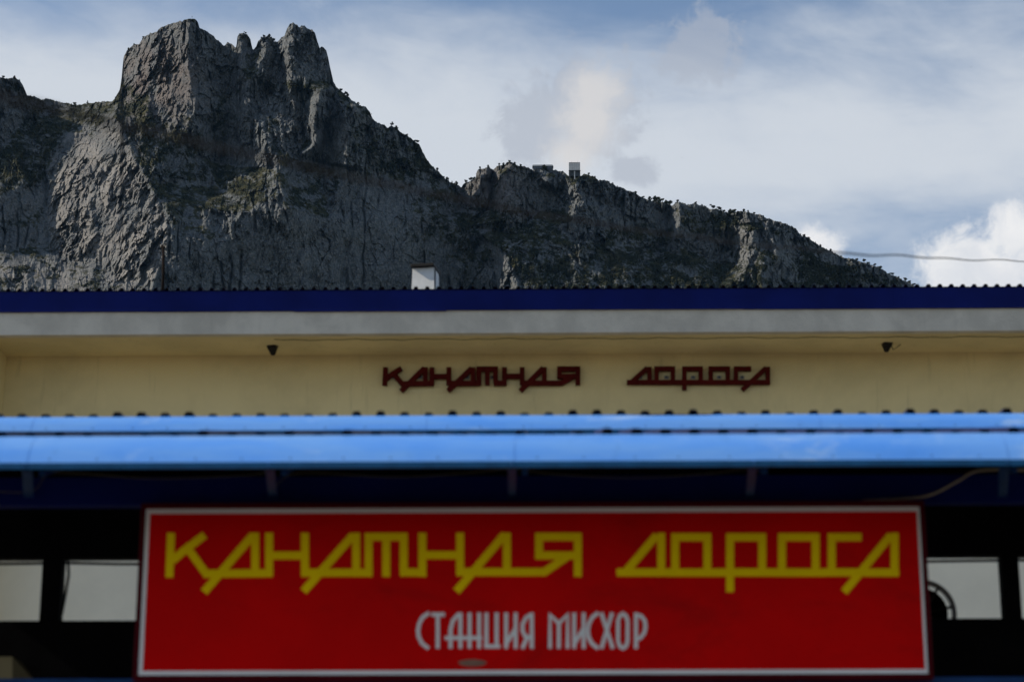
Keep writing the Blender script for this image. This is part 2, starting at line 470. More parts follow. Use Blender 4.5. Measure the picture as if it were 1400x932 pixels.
for row in DM:                               # rows above the hull
    bad = np.isnan(row)
    if bad.any():
        good = np.where(~bad)[0]
        row[bad] = np.interp(np.where(bad)[0], good, row[good]) if len(good) else 100.0

def blur(a, n):
    for _ in range(n):
        p = np.pad(a, 1, mode='edge')
        a = (p[:-2, 1:-1] + p[2:, 1:-1] + p[1:-1, :-2] + p[1:-1, 2:] + 2 * p[1:-1, 1:-1]) / 6
    return a
DM1 = blur(DM, 3)
DMs = blur(DM, 30)
SLOPE = -np.gradient(DMs, axis=0) / 0.85     # metres back per metre up
LATER = np.gradient(DMs, axis=1) / 0.85

def samp(A, px, py):
    x = np.clip(px - RX0, 0, NX - 1.001); y = np.clip(py - RY0, 0, NY - 1.001)
    i, j = x.astype(int), y.astype(int); u, v = x - i, y - j
    return (A[j, i] * (1 - u) + A[j, i + 1] * u) * (1 - v) + (A[j + 1, i] * (1 - u) + A[j + 1, i + 1] * u) * v

cols = np.concatenate([np.arange(-400, -40, 6.0), np.arange(-40, 1290, 0.9), np.arange(1290, 1800, 6.0)])
skyl = np.interp(cols, sx_, sy_)
jag = 1.7 * perlin(cols / 7, cols * 0 + .5, 1) + 1.5 * perlin(cols / 3.1, cols * 0 + .5, 2) + 0.8 * perlin(cols / 1.7, cols * 0 + .5, 3)
skyl = skyl + jag
NR = 390
tt = np.linspace(0, 1, NR)
BOT = 404.0
PXg = np.repeat(cols[None, :], NR, 0)
bot = np.maximum(BOT, skyl + 14)
PYg = skyl[None, :] * (1 - tt[:, None]) + bot[None, :] * tt[:, None]

def relief(px, py):
    wx = 5 * perlin(px / 34, py / 34, 5) + 2.5 * perlin(px / 13, py / 13, 6)
    wy = 5 * perlin(px / 34, py / 34, 7) + 2.5 * perlin(px / 13, py / 13, 8)
    D = samp(DM1, px + wx, py + wy)
    sl = samp(SLOPE, px, py); lat = samp(LATER, px, py)
    cliff = 1 - sstep(0.9, 1.8, sl)
    wedge = sstep(0.15, -0.5, lat) * sstep(250, 225, px)
    # broad buttresses
    D = D + 16 * perlin(px / 75, py / 130, 9) + 11 * np.abs(perlin(px / 36, py / 80, 10)) * cliff
    shade = sstep(0.15, 0.5, lat) * sstep(650, 600, px) * sstep(230, 270, py)   # the great wall is smoother
    rough = (1 - 0.5 * shade) * (1 + 0.3 * sstep(630, 670, px))
    # broken blocks: every one with its own offset and tilt, upright on the cliffs, leaning on the wedge
    jx = 4 * perlin(px / 21, py / 21, 30); jy = 4 * perlin(px / 21, py / 21, 34)
    def blocks(shear, asp, sd):
        u = px + shear * py + jx; v = py - shear * px + jy
        out = 0
        for lam, s, off, tilt in ((31, 11, .14, .36), (15, 12, .17, .50), (7.5, 13, .24, .85), (4.0, 14, .30, 1.0), (2.6, 16, .28, .8)):
            s = s + sd
            wx2 = .28 * perlin(u / lam * 1.7, v / lam * 1.2, s + 40); wy2 = .28 * perlin(u / lam * 1.7, v / lam * 1.2, s + 50)
            ddx, ddy, h1, h2, h3 = facets(u / lam + wx2, v / lam / asp + wy2, s)
            out = out + lam * 0.84 * (off * h1 + tilt * (h2 * ddx + 0.7 * h3 * ddy * asp ** .5))
        for lam, s in ((17, 62), (8.5, 63), (4.2, 64), (2.4, 65)):
            n = perlin(u / lam, v / (lam * asp), s + sd)
            out = out - lam * 0.34 * (np.abs(n) * 2 - 0.5)
        return out
    wedge = sstep(0.25, -0.75, lat + 0.35 * perlin(px / 24, py / 24, 36)) * sstep(262, 225, px)
    bl = blocks(0.0, 1.9, 0) * (1 - wedge) + blocks(0.5, 2.6, 3) * wedge
    # a few deep vertical chimneys
    n = perlin((px + 5 * perlin(px / 30, py / 30, 24)) / 19, py / 130, 21)
    ch = 9 * np.exp(-(n / 0.07) ** 2) * cliff * sstep(-0.1, 0.25, perlin(px / 60, py / 40, 26))
    patch = 0.6 + 0.8 * sstep(-0.35, 0.35, perlin(px / 55, py / 55, 45))
    D = D + rough * patch * bl * (1 - 0.5 * (1 - cliff) * sstep(240, 280, px)) + ch * (1 - 0.5 * wedge)
    return D, sl, lat, cliff

Dg, SLg, LTg, CLg = relief(PXg, PYg)
YD = 2500.0
def to_world(px, py, Y):
    a = (px - 700) / F; b = (466 - py) / F
    dxx = FWD.x + RIGHT.x * a + UP.x * b; dyy = FWD.y + RIGHT.y * a + UP.y * b; dzz = FWD.z + RIGHT.z * a + UP.z * b
    k = Y / dyy
    return np.stack([CAM.x + dxx * k, CAM.y + dyy * k, CAM.z + dzz * k], -1)
MAIN = to_world(PXg, PYg, YD + Dg)
# crest rolls over to a back slope
crest = MAIN[0]
back = []
for (o, dz_) in ((420, -420), (150, -90), (50, -22), (16, -4)):
    q = crest.copy()
    wob = 6 * perlin(cols / 9, cols * 0 + o, 40)
    q[:, 1] += o + wob; q[:, 2] += dz_ + wob * 0.5
    back.append(q)
# lower slopes run down to the coast
low = []
last = MAIN[-1]
ker = np.ones(81) / 81.0
soft_last = np.stack([np.convolve(np.pad(last[:, k], 40, mode='edge'), ker, mode='valid') for k in range(3)], -1)
NLOW = 70
for k in range(1, NLOW + 1):
    s = k / NLOW
    w = float(sstep(0.0, 0.10, s))
    q = last * (1 - w) + soft_last * w
    y0_, z0_ = q[:, 1].copy(), q[:, 2].copy()
    q[:, 1] = y0_ * (1 - s) + 420 * s
    q[:, 0] = q[:, 0] * (1 - 0.2 * s)
    bump = 30 * perlin(q[:, 0] / 190, q[:, 1] / 190, 41) + 14 * perlin(q[:, 0] / 60, q[:, 1] / 60, 42) + 6 * perlin(q[:, 0] / 22, q[:, 1] / 22, 43)
    q[:, 2] = z0_ * (1 - s) ** 1.25 - 12 * s + bump * min(1.0, s * 6) * (1 - s)
    low.append(q)
ALL = np.concatenate([np.array(back), MAIN, np.array(low)], 0)
nr, nc = ALL.shape[:2]
# plant cover
vegn = perlin(PXg / 22, PYg / 16, 50) + 0.7 * perlin(PXg / 9, PYg / 7, 51) + 0.5 * perlin(PXg / 4, PYg / 3.5, 52)
veg = sstep(0.55, 1.7, SLg) * 0.78 * (1 - 0.5 * sstep(230, 200, PXg) * sstep(335, 350, PYg))
for (bx, by, rx, ry, a) in ((420,120,34,9,.9),(560,230,55,26,.85),(600,300,45,60,.62),(505,195,40,34,.62),(640,330,30,60,.7),(1130,375,60,25,.85),(820,375,70,24,.7),(940,385,60,18,.8),(500,158,30,12,.7),(545,200,50,18,.7),(610,262,40,22,.75),(230,190,60,30,.9),(255,235,60,20,.7),(300,165,22,40,.7),(345,240,38,16,.5),(30,228,55,30,.95),(60,165,30,20,.7),(75,150,50,10,.6),
    (670,300,45,22,.9),(720,318,50,26,.8),(760,350,60,30,.55),(840,345,50,30,.8),(880,320,40,18,.8),(985,300,26,22,.95),(960,310,30,20,.7),(900,375,60,28,.8),(1000,385,60,18,.9),(1110,365,30,36,.9),(1150,380,50,20,.9),(1200,385,40,14,.8),(480,238,60,8,.6),
    (30,368,30,10,.8),(12,385,26,10,.7),(75,380,30,9,.75),(120,388,26,7,.7),(110,372,50,8,.5),(140,372,30,6,.6),(40,345,34,5,.9),(520,215,40,16,.5),(660,345,20,40,.6),(940,300,20,16,.7)):
    veg = np.maximum(veg, a * np.exp(-(((PXg - bx) / rx) ** 2 + ((PYg - by) / ry) ** 2)))
veg = np.clip(veg + 0.55 * vegn * sstep(0.02, 0.3, veg + 0.1) - 0.05, 0, 1)
wedge_m = sstep(0.25, -0.75, LTg + 0.5 * perlin(PXg / 20, PYg / 20, 37)) * sstep(262, 225, PXg) * sstep(150, 215, PYg + 22 * perlin(PXg / 16, PYg / 16, 38))
veg = veg * (1 - 0.9 * wedge_m * (1 - sstep(355, 380, PYg)))
vall = np.concatenate([np.repeat(veg[:1], 4, 0) * 0 + 0.6, veg, np.full((NLOW, nc), 0.8)], 0)
# warm stone of the towers
warm = np.exp(-(((PXg - 215) / 60) ** 2 + ((PYg - 110) / 60) ** 2)) * sstep(-0.3, 0.4, perlin(PXg / 18, PYg / 26, 60) + 0.2) * 0.9
warm = np.maximum(warm, 0.6 * np.exp(-(((PXg - 680) / 40) ** 2 + ((PYg - 260) / 40) ** 2)))
wall_ = np.concatenate([np.zeros((4, nc)), warm, np.zeros((NLOW, nc))], 0)

sunlit_slab = np.maximum(wedge_m, 0.8 * sstep(225, 190, PXg) * sstep(345, 372, PYg))  # paler slab rock; sunlit brightness of wedge and scree put into its colour
sunlit_slab = np.maximum(sunlit_slab, 0.7 * np.exp(-(((PXg - 1030) / 22) ** 2 + ((PYg - 325) / 40) ** 2))) * sstep(-0.5, 0.2, perlin(PXg / 30, PYg / 40, 61))
sunlit_slab_ = np.concatenate([np.zeros((4, nc)), sunlit_slab, np.zeros((NLOW, nc))], 0)
me = bpy.data.meshes.new('mountain')
me.vertices.add(nr * nc)
me.vertices.foreach_set('co', ALL.reshape(-1).astype(np.float32))
ii, jj = np.meshgrid(np.arange(nr - 1), np.arange(nc - 1), indexing='ij')
a = (ii * nc + jj).ravel()
quads = np.stack([a, a + nc, a + nc + 1, a + 1], -1).astype(np.int32)
nq = len(quads)
me.loops.add(nq * 4)
me.loops.foreach_set('vertex_index', quads.ravel())
me.polygons.add(nq)
me.polygons.foreach_set('loop_start', np.arange(0, nq * 4, 4, dtype=np.int32))
me.polygons.foreach_set('use_smooth', np.zeros(nq, dtype=bool))
me.update(calc_edges=True)
for nm, arr in (('cover', vall), ('warm', wall_), ('sunlit_slab', sunlit_slab_)):
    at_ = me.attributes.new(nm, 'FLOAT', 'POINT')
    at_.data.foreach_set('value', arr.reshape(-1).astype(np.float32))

rock = bpy.data.materials.new('limestone')
rock.use_nodes = True
T = NT(rock.node_tree)
bs = rock.node_tree.nodes['Principled BSDF']
bs.inputs['Roughness'].default_value = 0.95
bs.inputs['Specular IOR Level'].default_value = 0.1
geo = T.n('ShaderNodeNewGeometry').outputs['Position']
mp = T.n('ShaderNodeMapping'); mp.inputs['Scale'].default_value = (1, 0.5, 0.16)
rock.node_tree.links.new(geo, mp.inputs[0])
stk = T.noise(mp.outputs[0], 0.11, 8, 0.65, 0.3)
blo = T.noise(geo, 0.022, 8, 0.65, 0.4)
fin = T.noise(geo, 0.35, 5, 0.65, 0.2)
att = T.n('ShaderNodeAttribute', attribute_name='cover').outputs['Fac']
atw = T.n('ShaderNodeAttribute', attribute_name='warm').outputs['Fac']
rc = T.mix(T.ramp(blo, 0.35, 0.68), (0.118, 0.132, 0.137), (0.066, 0.077, 0.085))
rc = T.mix(T.ramp(stk, 0.52, 0.72, 0.0, 0.75), rc, (0.017, 0.024, 0.031))
rc = T.mix(T.ramp(fin, 0.40, 0.70, 0.0, 0.7), rc, (0.240, 0.228, 0.212))
spk = T.noise(geo, 0.20, 7, 0.78, 0.3)
rc = T.mix(T.ramp(spk, 0.53, 0.66, 0.0, 0.80), rc, (0.022, 0.028, 0.028))
crk = T.noise(mp.outputs[0], 0.42, 6, 0.7, 0.6)
rc = T.mix(T.ramp(T.m('ABSOLUTE', T.m('SUBTRACT', crk, 0.5)), 0.030, 0.0, 0.0, 0.55), rc, (0.016, 0.020, 0.024))
rc = T.mix(T.m('MULTIPLY', atw, 0.55), rc, (0.165, 0.120, 0.098))
atp = T.n('ShaderNodeAttribute', attribute_name='sunlit_slab').outputs['Fac']
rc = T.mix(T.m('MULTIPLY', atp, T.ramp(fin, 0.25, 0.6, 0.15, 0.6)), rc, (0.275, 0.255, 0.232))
gc = T.mix(T.ramp(T.noise(geo, 0.06, 5, 0.6), 0.4, 0.65), (0.012, 0.016, 0.009), (0.052, 0.050, 0.024))
cov = T.ramp(T.m('ADD', att, T.m('MULTIPLY', T.m('SUBTRACT', T.noise(geo, 0.13, 7, 0.75), 0.5), 2.6)), 0.36, 0.72)
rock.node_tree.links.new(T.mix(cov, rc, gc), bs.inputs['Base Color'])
bp = T.n('ShaderNodeBump'); bp.inputs['Strength'].default_value = 0.8; bp.inputs['Distance'].default_value = 2.0
rock.node_tree.links.new(T.noise(mp.outputs[0], 0.7, 6, 0.65, 0.2), bp.inputs['Height'])
rock.node_tree.links.new(bp.outputs[0], bs.inputs['Normal'])
me.materials.append(rock)
mo = bpy.data.objects.new('mountain', me)
COL.objects.link(mo)
tag(mo, 'craggy grey limestone mountain with tooth-like summit towers', kind='structure')

def crest_at(px):
    i = int(np.argmin(np.abs(cols - px)))
    return Vector(crest[i])
PXM = 0.86     # metres per photograph pixel on the mountain

# ------------------------------------------------------------------ plants on the mountain
def leaf_mat(name, c1, c2):
    m = bpy.data.materials.new(name); m.use_nodes = True
    t = NT(m.node_tree); b = m.node_tree.nodes['Principled BSDF']
    b.inputs['Roughness'].default_value = 0.8; b.inputs['Specular IOR Level'].default_value = 0.15
    gp = t.n('ShaderNodeNewGeometry').outputs['Position']
    m.node_tree.links.new(t.mix(t.ramp(t.noise(gp, 0.5, 4, 0.6), 0.35, 0.65), c1, c2), b.inputs['Base Color'])
    return m
M['needles'] = leaf_mat('pine_needles', (0.012, 0.018, 0.009), (0.026, 0.032, 0.014))
M['shrub'] = leaf_mat('shrub_leaves', (0.012, 0.017, 0.008), (0.034, 0.036, 0.015))
M['bark'] = material('pine_bark', (0.05, 0.035, 0.025), 0.9, var=0.4, vscale=1.0)

rs = np.random.RandomState(11)
cand = np.argwhere(veg > 0.62)
cand = cand[cand[:, 0] > 1]
cand = cand[(cols[cand[:, 1]] > -30) & (cols[cand[:, 1]] < 1280)]
pick = cand[rs.choice(len(cand), 8500, replace=False)]
rim = np.where(((cols > 455) & (cols < 1262)) | ((cols > -20) & (cols < 110)) | ((cols > 355) & (cols < 378)))[0]
rim = rim[perlin(cols[rim] / 17, cols[rim] * 0 + .3, 70) > -0.12]
rim = rim[rs.rand(len(rim)) < 0.30]
pick = np.concatenate([pick, np.stack([rs.randint(0, 4, len(rim)), rim], -1)], 0)
sv_, sf_ = [], []
for r_, c_ in pick:
    p = MAIN[r_, c_]
    s = rs.uniform(0.7, 2.0) * (1.5 if rs.rand() < 0.10 else 1) * (0.62 if r_ < 4 else 1)
    for _ in range(9):
        d = rs.normal(size=3); d /= np.linalg.norm(d); d[2] = abs(d[2]) * 1.1
        q = p + d * s * rs.uniform(0.35, 1.0)
        u = rs.normal(size=3); u /= np.linalg.norm(u); w_ = np.cross(u, d); w_ /= (np.linalg.norm(w_) + 1e-6)
        e = s * rs.uniform(0.35, 0.6); k = len(sv_)
        sv_ += [q + u * e, q - u * e * 0.5 + w_ * e, q - u * e * 0.6 - w_ * e * 0.9]
        sf_.append((k, k + 1, k + 2))
sh = mesh_obj('shrubs', sv_, sf_, M['shrub'])
tag(sh, 'dark green juniper and scrub growing over the ledges of the mountain', kind='stuff')

def pine(seed, shape):
    rd = random.Random(seed)
    root = empty('pine_tree', (0, 0, 0))
    H = 1.0
    lean = rd.uniform(-0.06, 0.06)
    mb = MB()
    top = Vector((lean, 0, 0.82))
    mb.tube([(0, 0, -0.12), (lean * .3, 0.01, .3), (lean * .7, -.01, .58), top], [.035, .028, .02, .008], 6)
    lay = []
    if shape == 0:      # round mountain pine
        for i in range(9):
            h = rd.uniform(.22, .88); a = rd.uniform(0, 6.28); r = rd.uniform(.08, .40) * (1.15 - abs(h - .62))
            lay.append((Vector((lean * h + math.cos(a) * r, math.sin(a) * r, h)), rd.uniform(.17, .27), .75))
    elif shape == 1:    # flat-topped, wind-shaped
        for i in range(8):
            a = rd.uniform(0, 6.28); r = rd.uniform(.1, .52)
            lay.append((Vector((lean + math.cos(a) * r + .1, math.sin(a) * r * .7, rd.choice((.66, .82, .93)) + rd.uniform(-.04, .04))), rd.uniform(.18, .27), .42))
    else:               # slim and upright
        for i in range(9):
            h = .22 + .08 * i; a = rd.uniform(0, 6.28); r = .14 * (1.1 - h)
            lay.append((Vector((lean * h + math.cos(a) * r, math.sin(a) * r, h)), .16 * (1.25 - h), .8))
    for c, r, q in lay:
        b0 = Vector((lean * c.z * .6, 0, max(.2, c.z - .22)))
        mb.tube([b0, (b0 + c) / 2 + Vector((0, 0, -.02)), c], [.014, .010, .005], 4, caps=False)
    mb.build('trunk', M['bark'], root, True)
    vs, fs = [], []
    for c, r, q in lay:
        for _ in range(46):
            d = Vector((rd.gauss(0, 1), rd.gauss(0, 1), rd.gauss(0, 1))).normalized()
            p = c + Vector((d.x * r, d.y * r, d.z * r * q)) * rd.uniform(.35, 1.08)
            u = Vector((rd.gauss(0, 1), rd.gauss(0, 1), rd.gauss(0, 1))).normalized(); w_ = u.cross(d).normalized()
            e = r * rd.uniform(.28, .52); k = len(vs)
            vs += [p + u * e, p + w_ * e * .8, p - u * e * .8, p - w_ * e]
            fs += [(k, k + 1, k + 2, k + 3)]
    mesh_obj('crown', vs, fs, M['needles'], root)
    return root

protos = {}
def plant(px, hpx, shape, label, group, var=0, dy=1.2):
    key = (shape, var)
    p = crest_at(px)
    if key not in protos:
        o = protos[key] = pine(shape * 10 + var, shape)
    else:
        o = copy_tree(protos[key])
    h = hpx * PXM * 1.05
    o.location = p + Vector((0, 0.4, -dy * 0.3 - 0.22 * h))
    o.scale = (h, h, h)
    o.rotation_euler = (0, 0, px * 1.7 % 6.28)
    tag(o, label, 'pine tree', group)
for px, h in ((102, 5.5), (119, 8)):
    plant(px, h, 2 if h > 7 else 0, 'small dark pine on the saddle left of the tall rock tower' if h < 7 else 'taller slim pine on the saddle left of the tall rock tower', 'pines on the saddle')
for i, px in enumerate((4, 19, 27)):
    plant(px, 4.5 + i % 2, i % 3 if i % 3 != 1 else 0, 'tiny dark pine on top of the shaded cliff beside the saddle', 'pines on the shaded cliff', i % 2)
for i, px in enumerate((175, 183, 196)):
    plant(px, 4, 0, 'tiny pine clinging to the rim of the tall left rock tower', 'pines on the left tower rim', i % 2)
plant(335, 4, 1, 'tiny bent pine on the top of the lone rock finger', 'pines on the rock finger')
for i, px in enumerate((361, 369, 374)):
    plant(px, 5, 0, 'small pine on the rock tooth between the finger and the right tower', 'pines on the middle tooth', i % 2)
for i, px in enumerate((466, 472, 476, 489, 535, 541, 556, 569)):
    plant(px, 5 + (i * 7 % 3), (0, 1, 0)[i % 3], 'small dark pine on the steep slope falling from the right tower', 'pines on the falling slope', i % 2, 2.5)
for i, px in enumerate((598, 612, 618, 624)):
    plant(px, 6 + i % 2, 2 if i in (2,) else 0, 'small dark pine just above the notch between the two ridges', 'pines above the notch', i % 2)
for i, px in enumerate((638, 644, 648)):
    plant(px, 6, 1 if i == 1 else 0, 'pale thin pine in the notch beside the lower ridge', 'pines in the notch', i % 2)
for i, px in enumerate((657, 667, 683, 688, 697, 703, 712)):
    plant(px, 4.5, 0, 'tiny pine on the twin rock knobs left of the low summit building', 'pines on the twin knobs', i % 2)
plant(745, 11, 0, 'lone dark pine between the low building and the box-shaped upper station', 'lone ridge pine', 1, 2)
for i, px in enumerate((805, 813, 869)):
    plant(px, 4.5, 0, 'tiny pine on the ridge just right of the upper station', 'pines right of the station', i % 2)
for i, (px, h) in enumerate(((880, 5), (888, 8), (895, 12), (901, 11), (906, 8), (911, 10), (916, 9))):
    plant(px, h, (1, 0, 0, 0, 1, 0, 0)[i], 'dark pine in the dense clump left of the pale rock pillar', 'pines in the ridge clump', i % 2, 3)
for i, (px, h) in enumerate(((927, 5), (941, 4), (951, 5), (960, 4), (974, 8), (983, 7), (990, 5), (998, 8), (1003, 9))):
    plant(px, h, (0, 0, 0, 0, 1, 1, 0, 0, 0)[i], 'dark pine on the wooded crest right of the pale rock pillar', 'pines on the wooded crest', i % 2, 2)
for i, (px, h) in enumerate(((1017, 6), (1023, 4), (1031, 4), (1044, 3.5), (1074, 3.5))):
    plant(px, h, 0, 'small pine on the banded pale rock near the ridge shoulder', 'pines on the banded rock', i % 2)
for i, px in enumerate((1099, 1106, 1115, 1122, 1135, 1142)):
    plant(px, 5, (0, 0, 2)[i % 3], 'small pine on the ridge where it falls in front of the white cloud', 'pines before the cloud', i % 2, 2)
for i, px in enumerate((1171, 1181, 1188, 1196, 1204, 1219, 1228, 1238, 1243, 1250)):
    plant(px, 5 + (i * 5 % 3) * .7, (0, 1, 0, 1)[i % 4], 'wind-bent pine on the low tail of the ridge above the roof', 'pines on the ridge tail', i % 2, 2)

# ------------------------------------------------------------------ buildings on the ridge
M['far_white'] = material('pale_cladding', (0.46, 0.47, 0.47), 0.6, var=0.2, vscale=0.4)
M['far_dark'] = material('dark_cladding', (0.035, 0.04, 0.045), 0.6, var=0.3, vscale=0.4)
M['far_glass'] = material('station_glass', (0.05, 0.065, 0.09), 0.15)
YS = crest_at(785).y - 8
def fx(px, py, Y=YS): return at(px, py, Y)
x0, x1 = fx(778, 230).x, fx(793, 230).x
zt, zm, zb, zg = fx(785, 222.5).z, fx(785, 233).z, fx(785, 240).z, fx(785, 249).z
org = Vector(((x0 + x1) / 2, YS, zg))
us = empty('upper_station', org)
tag(us, 'box-shaped upper cable station with pale top and dark bay on the ridge', 'station')
n = 6; wpan = (x1 - x0) / n
for i in range(n):
    MB(org).box(x0 + i * wpan + .06, x0 + (i + 1) * wpan - .06, YS - .25, YS, zm + .3, zt - .5).build('cladding_panel', M['far_white'], us)
MB(org).box(x0 - .1, x1 + .1, YS + .02, YS + 10, zm, zt - .4).build('hall', M['far_dark'], us)
MB(org).box(x0 - .15, x1 + .15, YS - .3, YS + 10.2, zt - .38, zt + .25).build('roof_slab', M['far_dark'], us)
MB(org).box(x0 - .3, x1 + .3, YS + 1.5, YS + 10, zb, zm - .02).build('docking_bay', M['far_dark'], us)
MB(org).box(x0 - .6, x1 + .6, YS - .6, YS + 1.4, zm - .5, zm - .03).build('bay_beam', M['far_dark'], us)
for fx_ in (0.06, 0.5, 0.94):
    xx = x0 + (x1 - x0) * fx_
    MB(org).box(xx - .7, xx + .7, YS + .3, YS + 2.0, zg, zm - .55).build('pillar', M['far_dark'] if fx_ != 0.5 else M['far_white'], us)
for fx_ in (0.25, 0.8):
    xx = x0 + (x1 - x0) * fx_
    MB(org).tube([(xx, YS + 1, zt + .2), (xx, YS + 1, zt + 2.4)], .12, 6).build('antenna', M['far_dark'], us)
YB = crest_at(740).y + 6
xa, xb = at(729, 230, YB).x, at(756, 230, YB).x
zr, ze, zf = at(740, 225.5, YB).z, at(740, 227.3, YB).z, at(740, 236, YB).z
org = Vector(((xa + xb) / 2, YB, zf))
lb = empty('low_building', org)
tag(lb, 'long low flat-roofed building on the ridge left of the upper station', 'building')
MB(org).box(xa, xb, YB, YB + 9, zf, ze - .1).build('wall', M['far_dark'], lb)
MB(org).prism([(xa - 1.2, YB - .8, ze - .08), (xb + .6, YB - .8, ze - .08), (xb - .8, YB - .8, zr), (xa - .4, YB - .8, zr)], (0, 10.5, 0)).build('roof', M['far_white'], lb)
for i in range(7):
    wx_ = xa + .8 + i * (xb - xa - 1) / 7
    MB(org).box(wx_, wx_ + (xb - xa) / 7 - .9, YB - .12, YB - .01, ze - 3.0, ze - .9).build('window', M['far_glass'], lb)
p = crest_at(262)
sc_ = empty('summit_cross', p)
tag(sc_, 'thin metal cross on the highest point of the left rock tower', 'cross')
MB(p).tube([p + Vector((0, .5, -1)), p + Vector((0, .5, 4.6))], .14, 6).build('shaft', M['dark'], sc_)
MB(p).tube([p + Vector((-.9, .5, 3.4)), p + Vector((.9, .5, 3.4))], .12, 6).build('crossbar', M['dark'], sc_)

# ------------------------------------------------------------------ corrugated sheet
def corr_sheet(name, x0, ribs, y0, z0, y1, z1, mat, parent, org, p=0.152, h=0.032, th=0.002, lift=0.0, hmul=None):
    prof = []
    for r in range(ribs):
        b = x0 + r * p
        hh = h * (hmul[r] if hmul else 1)
        prof += [(b, 0), (b + p / 2 - .034, 0), (b + p / 2 - .019, hh), (b + p / 2 + .019, hh), (b + p / 2 + .034, 0)]
    prof.append((x0 + ribs * p + .012, 0))
    n = len(prof)
    vs = [(x, y0, z0 + z + lift) for x, z in prof] + [(x, y1, z1 + z + lift) for x, z in prof] + \
         [(x, y0, z0 + z + lift - th) for x, z in prof] + [(x, y1, z1 + z + lift - th) for x, z in prof]
    fs = []
    for i in range(n - 1):
        fs += [(i, i + 1, n + i + 1, n + i), (2 * n + i + 1, 2 * n + i, 3 * n + i, 3 * n + i + 1), (i, 2 * n + i, 2 * n + i + 1, i + 1), (n + i + 1, 3 * n + i + 1, 3 * n + i, n + i)]
    mb = MB(org); mb.add(vs, fs)
    return mb.build(name, mat, parent)

# ------------------------------------------------------------------ main hall
YF, YW = 28.0, 29.06
XL, XR = -9.2, 10.4
zfb = at(700, 455, YF).z          # underside of the rendered edge beam
zbb = at(700, 423.5, YF).z        # top of rendered beam, foot of the navy sheet
zbt = at(700, 397, YF).z
org = Vector((0, YW, 0))
hall = empty('station_hall', org)
tag(hall, 'cream station hall with rendered edge beam and navy sheet-metal eaves', 'building')
MB(org).box(XL, XR, YW, YW + .3, 0, zfb + .05).build('front_wall', M['cream'], hall)
MB(org).box(XL + .01, XR - .01, YW - .004, YW - .0005, 0, 8.0).build('lower_wall_band', M['pale_wall'], hall)
xp = at(8, 510, YW).x
MB(org).box(xp - .55, xp, YF + .14, YW - .006, 0, zfb - .002).build('wall_fin', M['cream'], hall)
MB(org).box(XL, XR, YF + .13, YW - .003, zfb + .002, zfb + .2).build('soffit', M['cream'], hall)
MB(org).box(XL - .1, XR + .1, YF, YF + .127, zfb, zbb + .02, .006).build('edge_beam', M['concrete'], hall)
for sx2, nm in ((XL, 'side_wall'), (XR - .3, 'side_wall')):
    MB(org).box(sx2, sx2 + .3, YW + .302, YW + 12, 0, zfb + .05).build(nm, M['cream'], hall)
MB(org).box(XL, XR, YW + 12.002, YW + 12.3, 0, zfb + .05).build('back_wall', M['cream'], hall)
xs = XL - .15
k = 0
rd = random.Random(5)
while xs < XR:
    L = 2.0
    dz_ = rd.uniform(-.006, .006); dy_ = (k % 2) * .004
    MB(org).add([(xs, YF - .03 - dy_, zbb - .012 + dz_), (xs + L + .03, YF - .03 - dy_, zbb - .012 + dz_ + rd.uniform(-.004, .004)), (xs + L + .03, YF - .035 - dy_, zbt), (xs, YF - .035 - dy_, zbt),
                 (xs, YF - .005 - dy_, zbb - .012 + dz_), (xs + L + .03, YF - .005 - dy_, zbb - .012 + dz_), (xs + L + .03, YF - .005 - dy_, zbt + .002), (xs, YF - .005 - dy_, zbt + .002)],
                [(0, 1, 2, 3), (7, 6, 5, 4), (0, 4, 5, 1), (3, 2, 6, 7), (0, 3, 7, 4), (1, 5, 6, 2)]).build('eaves_sheet', M['navy'], hall)
    xs += L; k += 1
xs = XL - .2; k = 0
while xs < XR:
    corr_sheet('roof_sheet', xs, 7, YF - .06, zbt + .004, YW + 12.6, zbt + 1.1, M['navy_roof'], hall, org, lift=(k % 2) * .003, h=.036)
    xs += 7 * .152; k += 1

# vent on the roof
YV = 31.2
zr0 = zbt + (YV - YF) / 13.7 * 1.1
c = at(578, 380, YV)
hw = 17.5 / F * YV * .98
ztop = at(578, 365.5, YV).z
org = Vector((c.x, YV, zr0 - .05))
vt = empty('roof_vent', org)
vt.rotation_euler = (0, 0, R(-9))
tag(vt, 'white box vent with a dark flat cap standing on the navy roof', 'vent')
b = MB((0, 0, 0)); H = ztop - org.z
b.add([(-hw * 1.08, 0, 0), (hw * 1.08, 0, 0), (hw * 1.08, .42, 0), (-hw * 1.08, .42, 0), (-hw * .92, .02, H), (hw * .92, .02, H), (hw * .92, .38, H), (-hw * .92, .38, H)],
      [(0, 1, 5, 4), (1, 2, 6, 5), (2, 3, 7, 6), (3, 0, 4, 7), (4, 5, 6, 7), (3, 2, 1, 0)])
mesh_obj('shaft', b.v, b.f, M['whitewash'], vt)
b = MB((0, 0, 0)); b.box(-hw * 1.0, hw * 1.0, -.05, .46, H + .004, H + .05, .006)
mesh_obj('cap', b.v, b.f, M['dark'], vt)
b = MB((0, 0, 0)); b.box(hw * .98, hw * 1.04, .03, .06, .2, H - .002)
mesh_obj('strap', b.v, b.f, M['dark'], vt)
# pipe on the roof
YP = 30.4
pb = at(222, 398, YP); pt = at(223, 336, YP)
o = MB((pb.x, YP, pb.z - .3))
o.tube([(pb.x, YP, pb.z - .3), (pb.x + .004, YP, pb.z + .25), (pt.x, YP, pt.z)], [.024, .023, .02], 8)
pi = o.build('roof_pipe', M['rust'], None, True)
tag(pi, 'thin rusty pipe standing upright on the navy roof', 'pipe')

